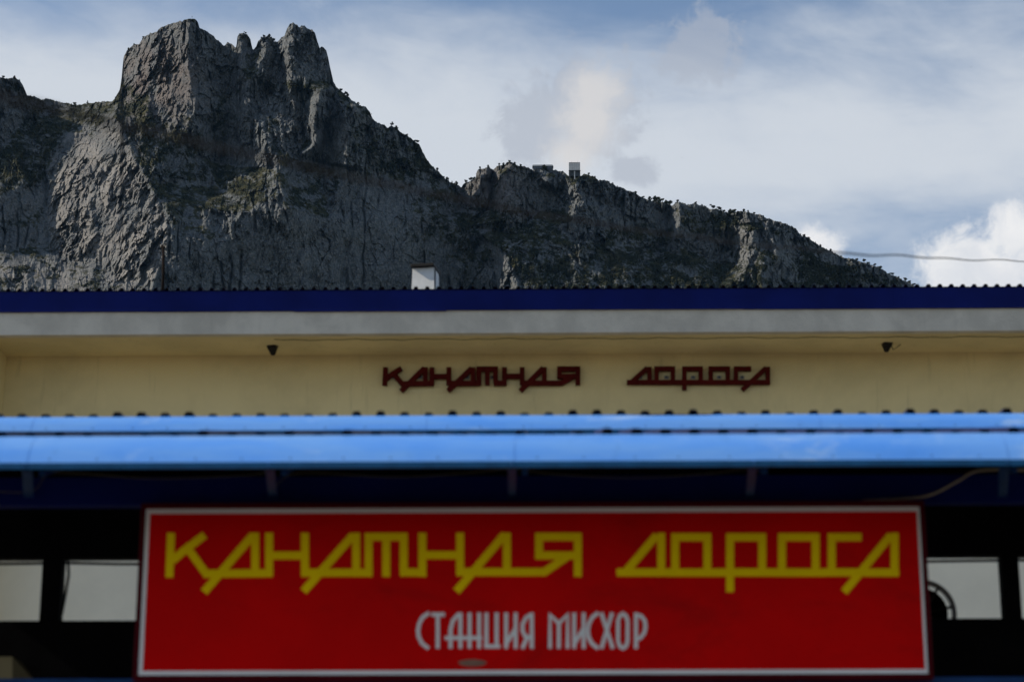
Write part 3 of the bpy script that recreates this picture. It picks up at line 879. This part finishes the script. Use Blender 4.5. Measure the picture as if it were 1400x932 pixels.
# flood lamps under the soffit
def flood(px, py, flip, label):
    Y = YF + .62
    p = at(px, py, Y)
    top = zfb
    root = empty('flood_lamp', (p.x, Y, top))
    root.rotation_euler = (0, 0, R(14 * flip))
    tag(root, label, 'lamp', 'flood lamps under the soffit')
    drop = top - p.z
    b = MB(); 
    b.add([(-.072, -.05, -drop + .09), (.072, -.05, -drop + .09), (.066, .06, -drop + .04), (-.066, .06, -drop + .04),
           (-.07, -.11, -drop - .03), (.07, -.11, -drop - .03), (.030, .0, -drop - .14), (-.030, .0, -drop - .14)],
          [(0, 1, 2, 3), (4, 7, 6, 5), (0, 4, 5, 1), (1, 5, 6, 2), (2, 6, 7, 3), (3, 7, 4, 0)])
    hs = mesh_obj('housing', b.v, b.f, M['dark'], root)
    bv = hs.modifiers.new('round', 'BEVEL'); bv.width = .022; bv.segments = 3
    b = MB(); b.add([(-.045, -.081, -drop + .045), (.045, -.081, -drop + .045), (.042, -.107, -.005 - drop), (-.042, -.107, -.005 - drop)], [(0, 3, 2, 1)])
    mesh_obj('lens', b.v, b.f, M['glass'], hs)
    for s in (-1, 1):
        b = MB(); b.tube([(s * .022, 0, -.002), (s * .03, 0, -drop * .6), (s * .058, 0, -drop + .04)], .011, 6)
        mesh_obj('bracket_arm', b.v, b.f, M['dark'], root)
    b = MB(); b.box(-.05, .05, -.03, .03, -.014, -.001)
    mesh_obj('mounting_plate', b.v, b.f, M['dark'], root)
    b = MB(); b.tube([(.03, 0, -drop + .09), (.09, -.03, -.08), (.17, -.1, -.02)] if flip > 0 else [(.02, 0, -drop + .09), (.05, -.02, -.06), (.1, -.1, -.02)], .007, 5)
    mesh_obj('power_lead', b.v, b.f, M['dark'], root)
flood(374, 473.5, -1, 'black flood lamp under the soffit, on the side of the roof pipe')
flood(1211, 469, 1, 'black flood lamp under the soffit with its lead reaching sideways')
pts_ = []
for i in range(90):
    px = 375 + i * 12.5
    q = at(px, 461 - (px - 375) * .004, YF + .22)
    pts_.append((q.x, YF + .22, zfb - .012 - .012 * abs(math.sin(i * .37)) - .006 * math.sin(i * 1.9)))
o = MB(pts_[0]); o.tube(pts_, .0045, 6)
tag(o.build('soffit_cable', M['wire'], None, True), 'thin dark cable sagging along the cream soffit between the lamps', 'cable')

# ------------------------------------------------------------------ lettering
def ribbon(pts, w, closed=False):
    P = [Vector((x, y)) for x, y in pts]
    n = len(P); L, Rr = [], []
    for i in range(n):
        if closed: a, b = P[(i - 1) % n], P[(i + 1) % n]
        else: a, b = P[max(i - 1, 0)], P[min(i + 1, n - 1)]
        d1 = (P[i] - a).normalized() if (P[i] - a).length > 0 else None
        d2 = (b - P[i]).normalized() if (b - P[i]).length > 0 else None
        if d1 is None: d1 = d2
        if d2 is None: d2 = d1
        n1, n2 = Vector((-d1.y, d1.x)), Vector((-d2.y, d2.x))
        m = (n1 + n2).normalized()
        k = min(1.6, 1 / max(.3, m.dot(n1)))
        L.append(P[i] + m * w / 2 * k); Rr.append(P[i] - m * w / 2 * k)
    return L, Rr

def letter(name, strokes, w, Y, depth, mat, parent, org, tf=lambda p: p, lift=0.0006):
    mb = MB(org)
    for si, s in enumerate(strokes):
        closed = s[0] == s[-1]
        q = s[:-1] if closed else s
        L, Rr = ribbon([tf(p) for p in q], w, closed)
        n = len(q)
        y0 = Y - depth - si * lift
        A = [at(p.x, p.y, Y) for p in L]; B = [at(p.x, p.y, Y) for p in Rr]
        vs = [(p.x, y0, p.z) for p in A] + [(p.x, y0, p.z) for p in B] + [(p.x, Y, p.z) for p in A] + [(p.x, Y, p.z) for p in B]
        fs = []
        for i in range(n if closed else n - 1):
            j = (i + 1) % n
            fs += [(i, n + i, n + j, j), (i, j, 2 * n + j, 2 * n + i), (n + j, n + i, 3 * n + i, 3 * n + j)]
        if not closed:
            fs += [(0, 2 * n, 3 * n, n), (n - 1, 2 * n - 1, 4 * n - 1, 3 * n - 1)]
        mb.add(vs, fs)
    o = mb.build(name, mat, parent)
    bm = bmesh.new(); bm.from_mesh(o.data); bmesh.ops.recalc_face_normals(bm, faces=bm.faces[:]); bm.to_mesh(o.data); bm.free()
    return o

W1 = [
 [[(234,728),(231.5,789)], [(236,766),(252,752),(280,731)], [(256,748),(282,784)]],
 [[(278,784),(372,783)], [(279,809),(346,731)], [(349,728),(349,783)]],
 [[(368,728),(368,788)], [(368,759),(417,759)], [(417,728),(417,788)]],
 [[(415,782.5),(508,782.5)], [(415,808),(483,731)], [(487,728),(487,782)]],
 [[(504,788),(504,733.5),(552,733.5),(552,782)], [(528,733),(528,788)], [(547,782),(582,782)]],
 [[(577.5,728),(577.5,788)], [(577,758.5),(629,758.5)], [(629,728),(629,787)]],
 [[(625,781.5),(746,781.5)], [(624,808),(690,730)], [(693,728),(693,781)]],
 [[(790,788),(790,733.5),(737,733.5),(737,764)], [(732,759),(789,759)], [(742,783),(776,760)]],
]
W2 = [
 [[(843,782),(914,782)], [(853,784),(898,731)], [(904,728),(904,781)]],
 [[(923,782),(923,734),(967,734),(967,782)], [(912,782.3),(987,782.3)]],
 [[(998,809),(998,734),(1042,734),(1042,782)], [(985,782),(1058,782)]],
 [[(1069,782),(1069,734),(1115,734),(1115,782)], [(1056,782.3),(1128,782.3)]],
 [[(1137,782),(1137,734),(1178,734)], [(1126,782),(1182,782)]],
 [[(1180,782.3),(1229,782.3)], [(1154,809),(1218,731)], [(1223,728),(1223,782)]],
]
# wall lettering
YL = YW - .003
org = at(788, 514, YW)
wl = empty('wall_lettering', org)
tag(wl, 'maroon stylised Cyrillic letters КАНАТНАЯ ДОРОГА fixed to the cream wall', 'lettering')
def tf1(p): return (523 + 3 + (p[0] - 231) * (264 / 559.), 505 + (p[1] - 733) * .40)
def tf2(p): return (857 + (p[0] - 843) * (194 / 383.), 504.5 + (p[1] - 733) * .385)
bolts = []
for wd, tf_, ww in ((W1, tf1, 6.6), (W2, tf2, 6.0)):
    for gi, gl in enumerate(wd):
        lo = letter('letter', gl, ww, YL - .025, .05 + (gi % 2) * .0025, M['maroon'], wl, org, tf_, lift=.0008)
        xs_ = [tf_(p)[0] for s in gl for p in s]; 
        bx_ = (min(xs_) + max(xs_)) / 2 + (4 if gi in (1, 3, 6) and wd is W1 else 0); by_ = 516
        q = at(bx_, by_, YW)
        MB(org).box(q.x - .028, q.x + .028, YL - .02, YL - .001, q.z - .02, q.z + .02).build('fixing_plate', M['grey'], lo)
        MB(org).tube([(q.x, YL - .0205, q.z), (q.x, YL - .05, q.z)], .011, 6).build('bolt', M['dark'], lo)

# ------------------------------------------------------------------ canopy with two tiers
Y1, Y2 = 11.0, 13.3
XC0, XC1 = -4.6, 4.6
def tier(Y, py_b, py_t):
    zb_ = at(700, py_b, Y).z
    e = math.tan(math.asin(ray(700, py_t).normalized().z))
    d = ray(700, py_t); e = d.z / d.y
    hb = zb_ - CAM.z
    h = (e * Y - hb) / (1 - e)
    return zb_, h
zA, hA = tier(Y1, 630, 594)
zB, hB = tier(Y2, 586.8, 567.5)
org = Vector((0, Y1 + 1.2, 0))
cp = empty('entrance_canopy', org)
tag(cp, 'two-tier light blue sheet-metal canopy over the station entrance', 'canopy')
def apron(Y, z, h, seams, lipmat, dip=None):
    for i in range(len(seams) - 1):
        a, b = seams[i], seams[i + 1] + .012
        off = (i % 2) * .002
        n = 12
        rdd = random.Random(i * 3 + int(Y * 10))
        vs, fs = [], []
        for k in range(n + 1):
            x = a + (b - a) * k / n
            wv = .003 * math.sin(x * 5.1 + Y) + rdd.uniform(-.0012, .0012)
            dp = 0.0
            if dip and dip[0] < x < dip[1]:
                dp = -dip[2] * math.sin((x - dip[0]) / (dip[1] - dip[0]) * math.pi) ** 2
            vs.append((x, Y - off, z - .03))
            for j in range(9):
                t = j / 8
                bul = .14 * h * math.sin(t * math.pi) * (1 + .12 * math.sin(x * 1.1))
                vs.append((x, Y + h * t - off - bul * .7, z + h * t + bul * .7 + (dp if j == 8 else 0)))
            vs.append((x, Y + h - off + .03, z + h + dp - .006))
        for k in range(n):
            for j in range(10):
                p0 = k * 11 + j
                fs.append((p0, p0 + 11, p0 + 12, p0 + 1))
        mb = MB(org); mb.add(vs, fs)
        sh_ = mb.build('apron_sheet', M['sky_blue'], cp, False)
        so = sh_.modifiers.new('thick', 'SOLIDIFY'); so.thickness = .0015
        # folded drip lip under the sheet and its rivets
        MB(org).box(a + .002, b - .014, Y - .008 - off, Y + .012 - off, z - .034, z - .002).build('drip_lip', lipmat, sh_)
        r = MB(org)
        nn = 5
        for k in range(nn):
            x = a + (b - a) * (k + .5) / nn + rdd.uniform(-.03, .03)
            yy = Y + .016 - off; zz = z + .018
            r.tube([(x, yy + .003, zz - .004), (x, yy - .006, zz + .004)], .0042, 6)
        tag(r.build('rivet_row', M['dark'], sh_), kind='stuff')
s1 = [at(px, 610, Y1).x for px in (-630, -298, 35, 368, 700, 1030, 1375, 1710, 2040)]
s2 = [at(px, 575, Y2).x for px in (-500, -230, 40, 311, 580, 853, 1119, 1390, 1660, 1930)]
apron(Y1, zA, hA, s1, M['teal'])
apron(Y2, zB, hB, s2, M['teal'], dip=(at(858, 565, Y2).x, at(990, 565, Y2).x, .018))
XC0, XC1 = s1[0], s1[-1]
# corrugated sheets of both tiers
xs = XC0; k = 0
rdx = random.Random(21)
while xs < XC1 - .2:
    zr_ = rdx.uniform(-.004, .004)
    corr_sheet('roof_sheet', xs, 7, Y1 + hA + .012, zA + hA + zr_ - .004, Y2 - .02, zB - .052, M['navy_roof'], cp, org, h=.033, lift=(k % 2) * .003, hmul=[rdx.uniform(.5, 1.1) for _ in range(7)])
    xs += 7 * .152; k += 1
xs = XC0; k = 0
while xs < XC1 - .2:
    zr_ = rdx.uniform(-.003, .006)
    corr_sheet('roof_sheet', xs, 7, Y2 + hB + .012, zB + hB + zr_ - .002, 16.2, zB + hB + .25, M['navy_roof'], cp, org, h=.028, lift=(k % 2) * .003, hmul=[rdx.uniform(.6, 1.25) for _ in range(7)])
    xs += 7 * .152; k += 1
# frame: beams, brackets, rafters, posts, lower rail
YBm = 12.2
zbm0, zbm1 = at(700, 688, YBm).z, at(700, 650, YBm).z
MB(org).box(XC0, XC1, YBm, YBm + .1, zbm0, zbm1, .004).build('front_beam', M['navy'], cp)
MB(org).box(XC0, XC1, Y2 + .05, Y2 + .15, zB - .2, zB - .06).build('middle_beam', M['blue_steel'], cp)
MB(org).box(XC0, XC1, 15.9, 16.0, zB + .12, zB + .25).build('back_beam', M['blue_steel'], cp)
for px in (-298, 35, 368, 700, 1030, 1375, 1710):
    x = at(px, 632, Y1).x
    e = at(px + (6 if px < 700 else (-6 if px > 700 else 0)), 672, YBm - .03)
    MB(org).prism([(x - .022, Y1 + .03, zA - .034), (x + .022, Y1 + .03, zA - .034), (x + .022, Y1 + .075, zA - .034), (x - .022, Y1 + .075, zA - .034)], (e.x - x, YBm - .08 - Y1 - .03, e.z - zA)).build('bracket', M['blue_steel'], cp)
    MB(org).prism([(x + .05, Y1 + .1, zA - .05), (x + .08, Y1 + .1, zA - .05), (x + .08, Y1 + .1, zA - .015), (x + .05, Y1 + .1, zA - .015)], (0, Y2 - Y1 - .15, zB - zA - .05)).build('rafter', M['blue_steel'], cp)
zr0_, zr1_ = at(700, 960, YBm).z, at(700, 925.5, 12.22).z
MB(org).box(XC0, XC1, 12.22, 12.32, zr1_ - .12, zr1_, .004).build('lower_rail', M['blue_steel'], cp)
for x in (XC0 + .3, XC1 - .4):
    MB(org).box(x, x + .1, 12.225, 12.315, 0, zr1_ - .122).build('post', M['blue_steel'], cp)
    MB(org).box(x, x + .1, 12.305, 12.325, zr1_ + .002, zbm1 - .01).build('post', M['blue_steel'], cp)
    MB(org).box(x, x + .1, 15.91, 15.99, 0, zB + .118).build('post', M['blue_steel'], cp)
# wires below the eave
def hang(name, pts, r, Y, mat, label, cat, group=None):
    P = [at(px, py, Y) for px, py in pts]
    out = []
    for i in range(len(P) - 1):
        for k in range(8):
            t = k / 8
            p0, p1, p2, p3 = P[max(i - 1, 0)], P[i], P[i + 1], P[min(i + 2, len(P) - 1)]
            out.append(.5 * ((2 * p1) + (p2 - p0) * t + (2 * p0 - 5 * p1 + 4 * p2 - p3) * t * t + (3 * p1 - p0 - 3 * p2 + p3) * t ** 3))
    out.append(P[-1])
    o = MB(out[0]); o.tube(out, r, 6)
    return tag(o.build(name, mat, None, True), label, cat, group)
hang('hanging_wire', [(-40, 668), (40, 672), (66, 648), (110, 647), (210, 654), (330, 650), (366, 645)], .003, YBm - .1, M['slack'], 'thin slack wire under the eave, from the edge beside the sign to the next bracket', 'wire')
hang('hanging_wire', [(374, 672), (386, 655), (420, 646), (540, 652), (640, 646), (696, 640)], .003, YBm - .1, M['slack'], 'thin slack wire under the eave above the first yellow word', 'wire')
hang('hanging_wire', [(704, 640), (760, 648), (860, 653), (960, 648), (1026, 640)], .003, YBm - .1, M['slack'], 'thin slack wire under the eave above the gap of the yellow words', 'wire')
hang('hanging_cable', [(1180, 684), (1240, 681), (1275, 675), (1310, 657), (1338, 643), (1400, 642), (1460, 646)], .0085, YBm - .06, M['cable'], 'pale cable curving down from the eave behind the top of the red sign', 'cable')

# ------------------------------------------------------------------ dark frontage behind the canopy
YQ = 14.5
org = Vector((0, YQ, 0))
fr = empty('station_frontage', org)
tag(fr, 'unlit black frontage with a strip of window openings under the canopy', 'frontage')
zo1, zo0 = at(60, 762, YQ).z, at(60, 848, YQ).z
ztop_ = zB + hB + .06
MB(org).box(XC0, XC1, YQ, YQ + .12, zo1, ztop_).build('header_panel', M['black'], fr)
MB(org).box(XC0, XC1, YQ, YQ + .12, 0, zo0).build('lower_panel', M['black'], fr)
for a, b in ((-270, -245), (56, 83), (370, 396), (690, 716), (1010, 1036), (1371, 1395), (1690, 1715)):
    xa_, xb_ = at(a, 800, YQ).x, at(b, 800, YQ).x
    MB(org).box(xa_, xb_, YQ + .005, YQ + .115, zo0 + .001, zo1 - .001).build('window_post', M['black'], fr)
for a, b in ((-245, 56), (83, 370), (396, 690), (716, 1010), (1036, 1371), (1395, 1690)):
    xa_, xb_ = at(a, 800, YQ).x + .002, at(b, 800, YQ).x - .002
    zt_ = at(60, 766.5, YQ).z
    MB(org).tube([(xa_, YQ + .05, zt_ - .004), ((xa_ * 3 + xb_) / 4, YQ + .05, zt_ - .012), ((xa_ + xb_) / 2, YQ + .05, zt_ - .014), (xb_, YQ + .05, zt_ - .006)], .010, 6).build('transom_rod', M['black'], fr)
o = MB(at(92, 765, YQ - .05))
q0, q1, q2, q3 = at(93, 764, YQ - .05), at(94, 785, YQ - .05), at(89, 815, YQ - .05), at(84, 840, YQ - .05)
o.tube([q0, q1, q2, q3], .010, 6)
tag(o.build('drop_cable', M['black'], None, True), 'black cable hanging in the window opening beside the dark post', 'cable')
# round wheel seen through the opening right of the sign
YWh = 15.1
c = at(1261, 838, YWh)
wh = empty('pulley_wheel', (c.x, YWh, c.z - .25))
tag(wh, 'dark spoked wheel half hidden behind the edge of the red sign', 'wheel')
rim = MB((c.x, YWh, c.z - .25))
ring = 36; r0_, r1_ = .205, .232
vs, fs = [], []
for i in range(ring):
    a = 2 * math.pi * i / ring
    for rr, yy in ((r0_, -.03), (r1_, -.03), (r1_, .03), (r0_, .03)):
        vs.append((c.x + math.cos(a) * rr, YWh + yy, c.z + math.sin(a) * rr))
for i in range(ring):
    j = (i + 1) % ring
    for k in range(4):
        fs.append((i * 4 + k, i * 4 + (k + 1) % 4, j * 4 + (k + 1) % 4, j * 4 + k))
rim.add(vs, fs).build('rim', M['grey'], wh, False)
disc = MB((c.x, YWh, c.z - .25))
disc.tube([(c.x, YWh - .012, c.z), (c.x, YWh + .012, c.z)], .175, 28)
disc.build('disc', M['black'], wh)
for i in range(8):
    a = 2 * math.pi * i / 8 + .2
    MB((c.x, YWh, c.z - .25)).tube([(c.x + math.cos(a) * .06, YWh - .02, c.z + math.sin(a) * .06), (c.x + math.cos(a) * .206, YWh - .02, c.z + math.sin(a) * .206)], .011, 6).build('spoke', M['dark'], wh)
MB((c.x, YWh, c.z - .25)).tube([(c.x, YWh - .06, c.z), (c.x, YWh + .06, c.z)], .05, 16).build('hub', M['dark'], wh)
MB((c.x, YWh, c.z - .25)).box(c.x - .04, c.x + .04, YWh + .065, YWh + .11, 0.0, c.z + .04).build('support_post', M['black'], wh)
# cream hood in the corner
YH = 14.2
def hp(px, py, Y): q = at(px, py, Y); return (q.x, Y, q.z)
hb0 = Vector(hp(0, 960, YH))
hd = empty('wall_hood', hb0)
tag(hd, 'dull cream hood with a slanting side below the window opening at the dark post', 'hood')
MB(hb0).prism([hp(-70, 960, YH), hp(17, 960, YH), hp(17, 897, YH), hp(-70, 897, YH)], (0, .28, 0)).build('front_face', M['hood'], hd)
a0, a1, a2 = hp(17.2, 897, YH), hp(60, 945, YH + .2), hp(17.2, 960, YH)
MB(hb0).add([a0, a2, (a1[0], YH + .2, a2[2]), (a1[0], YH + .2, a1[2]), (a0[0], YH + .27, a0[2]), (a2[0], YH + .27, a2[2])],
            [(0, 1, 2, 3), (0, 3, 4), (3, 2, 5, 4), (1, 5, 2), (0, 4, 5, 1)]).build('slanted_side', M['hood'], hd)

# ------------------------------------------------------------------ red sign
YN = 12.05
sx0, sx1 = at(187.5, 806, YN).x, at(1270, 806, YN).x
sz1, sz0 = at(730, 686, YN).z, at(730, 929, YN).z
org = Vector(((sx0 + sx1) / 2, YN, sz0))
sg = empty('station_sign', org)
tag(sg, 'large red sign with yellow КАНАТНАЯ ДОРОГА and white СТАНЦИЯ МИСХОР lettering', 'sign')
MB(org).box(sx0 + .03, sx1 - .03, YN, YN + .09, sz0 + .03, sz1 - .03).build('panel', M['red_panel'], sg)
t_ = .03
for nm, bx_ in (('frame_side', (sx0, sx1, sz1 - t_, sz1)), ('frame_side', (sx0, sx1, sz0, sz0 + t_)), ('frame_side', (sx0, sx0 + t_ - .001, sz0 + t_ + .001, sz1 - t_ - .001)), ('frame_side', (sx1 - t_ + .001, sx1, sz0 + t_ + .001, sz1 - t_ - .001))):
    MB(org).box(bx_[0], bx_[1], YN - .008, YN + .1, bx_[2], bx_[3], .003).build(nm, M['red_frame'], sg)
lx0, lx1 = at(197, 740, YN).x, at(1262, 740, YN).x
lz1, lz0 = at(730, 694, YN).z, at(730, 922, YN).z
bw = .026
for bx_ in ((lx0, lx1, lz1 - bw, lz1), (lx0, lx1, lz0, lz0 + bw), (lx0, lx0 + bw, lz0 + bw, lz1 - bw), (lx1 - bw, lx1, lz0 + bw, lz1 - bw)):
    MB(org).box(bx_[0], bx_[1], YN - .003, YN - .0005, bx_[2], bx_[3]).build('border_line', M['white'], sg)
for wd in (W1, W2):
    for gi, gl in enumerate(wd):
        letter('letter', gl, 10.8, YN - .0005, .003 + (gi % 2) * .0016, M['yellow'], sg, org, lift=.0004)
SM = [
 [[(586,886),(577,879),(572.5,870),(571.5,861),(573,852),(578,843),(587,837)]],
 [[(590,839.5),(608,839.5)], [(598.5,838),(598.5,886)]],
 [[(616,886),(616,860),(619,848),(628,838)], [(629.5,837),(629.5,886)], [(608,871.5),(636,871.5)]],
 [[(642,837),(642,886)], [(655,837),(655,886)], [(635,871.5),(659,871.5)]],
 [[(665,837),(665,883)], [(679,837),(679,883)], [(662,883),(684,883)]],
 [[(692,837),(692,886)], [(705,837),(705,886)], [(692,880),(705,858)]],
 [[(727,837),(727,886)], [(727,839),(719,844),(714.5,853),(714.5,862),(718,869),(727,871.5)], [(721,870),(714,886)]],
 [[(752,886),(752,840),(764,852),(776,840),(776,886)], [(764,852),(764,886)]],
 [[(785,837),(785,886)], [(798,837),(798,886)], [(785,880),(798,858)]],
 [[(818,886),(809,879),(804.5,870),(803.5,861),(805,852),(810,843),(818,837)]],
 [[(822,837),(838,886)], [(837,837),(822,886)]],
 [[(845,848),(847.5,841),(851.5,838.5),(855.5,841),(858,848),(858,876),(855.5,883),(851.5,885.5),(847.5,883),(845,876),(845,848)]],
 [[(869.5,837),(869.5,886)], [(869,839.5),(877,842),(881.5,848),(882.5,856),(881,864),(876,871),(869,874)]],
]
for gi, gl in enumerate(SM):
    letter('letter', gl, 5.2, YN - .0005, .002 + (gi % 2) * .0012, M['white'], sg, org, lift=.0004)
mb = MB(org)
vs = []
for i in range(14):
    a = 2 * math.pi * i / 14
    q = at(646 + 19 * math.cos(a) * (1 + .12 * math.sin(3 * a)), 906.5 - 6 * math.sin(a) * (1 if math.sin(a) > 0 else .7), YN)
    vs.append((q.x, YN - .0022, q.z))
mb.add(vs, [tuple(range(13, -1, -1))])
mb.build('dirt_smear', M['stain'], sg)

# ------------------------------------------------------------------ overhead cable
px_ = [-300, -150, 0, 150, 290, 390, 500, 600, 720, 850, 1000, 1150, 1275, 1400, 1500, 1620]
py_ = [64, 98, 132, 167, 199, 222, 246, 266, 290, 311, 331, 346, 352.5, 357.5, 361, 364]
P = []
for px in np.arange(-300, 1521, 7.0):
    py = float(np.interp(px, px_, py_)) + 0.9 * math.sin(px / 11.0) * (1 if px > 900 else .5) + .7 * math.sin(px / 23.0 + 1)
    inv = 0.2 - (px - 450) * 1.7e-4
    d = ray(px, py).normalized()
    P.append(CAM + d / max(inv, .012))
o = MB(P[0]); o.tube(P, .0055, 6)
tag(o.build('overhead_cable', M['wire'], None, True), 'brown twisted overhead cable crossing in front of the mountain and sky', 'cable')

# two birds
def bird(px, py, dist, label):
    d = ray(px, py).normalized(); c = CAM + d * dist
    o = MB(c)
    o.add([c + Vector(v) for v in ((0, -.22, 0), (.05, 0, .03), (-.05, 0, .03), (0, 0, -.05), (0, .25, 0), (.5, .02, .16), (.48, .16, .14), (-.5, .02, .12), (-.48, .16, .1), (.04, .12, .02), (-.04, .12, .02))],
          [(0, 1, 2), (0, 3, 1), (0, 2, 3), (1, 4, 2), (3, 4, 1), (2, 4, 3), (1, 5, 6, 9), (2, 10, 8, 7)])
    tag(o.build('bird', M['dark']), label, 'bird', 'birds in the sky')
bird(1328, 92, 900, 'tiny dark bird high in the pale sky above the ridge tail')
bird(932, 216, 1100, 'tiny dark bird in the pale sky beside the round cloud')

# ------------------------------------------------------------------ thin blue air over the coast
hm = bpy.data.materials.new('air')
hm.use_nodes = True
hm.node_tree.nodes.clear()
hv = hm.node_tree.nodes.new('ShaderNodeVolumePrincipled')
hv.inputs['Color'].default_value = (0.30, 0.60, 1.0, 1)
hv.inputs['Density'].default_value = 6e-6
ho = hm.node_tree.nodes.new('ShaderNodeOutputMaterial')
hm.node_tree.links.new(hv.outputs[0], ho.inputs['Volume'])
hz = MB().box(-S - 100, S + 100, -S - 100, S + 100, -20, 1480).build('haze', hm)
tag(hz, 'thin bluish air between the station and the mountain', kind='stuff')
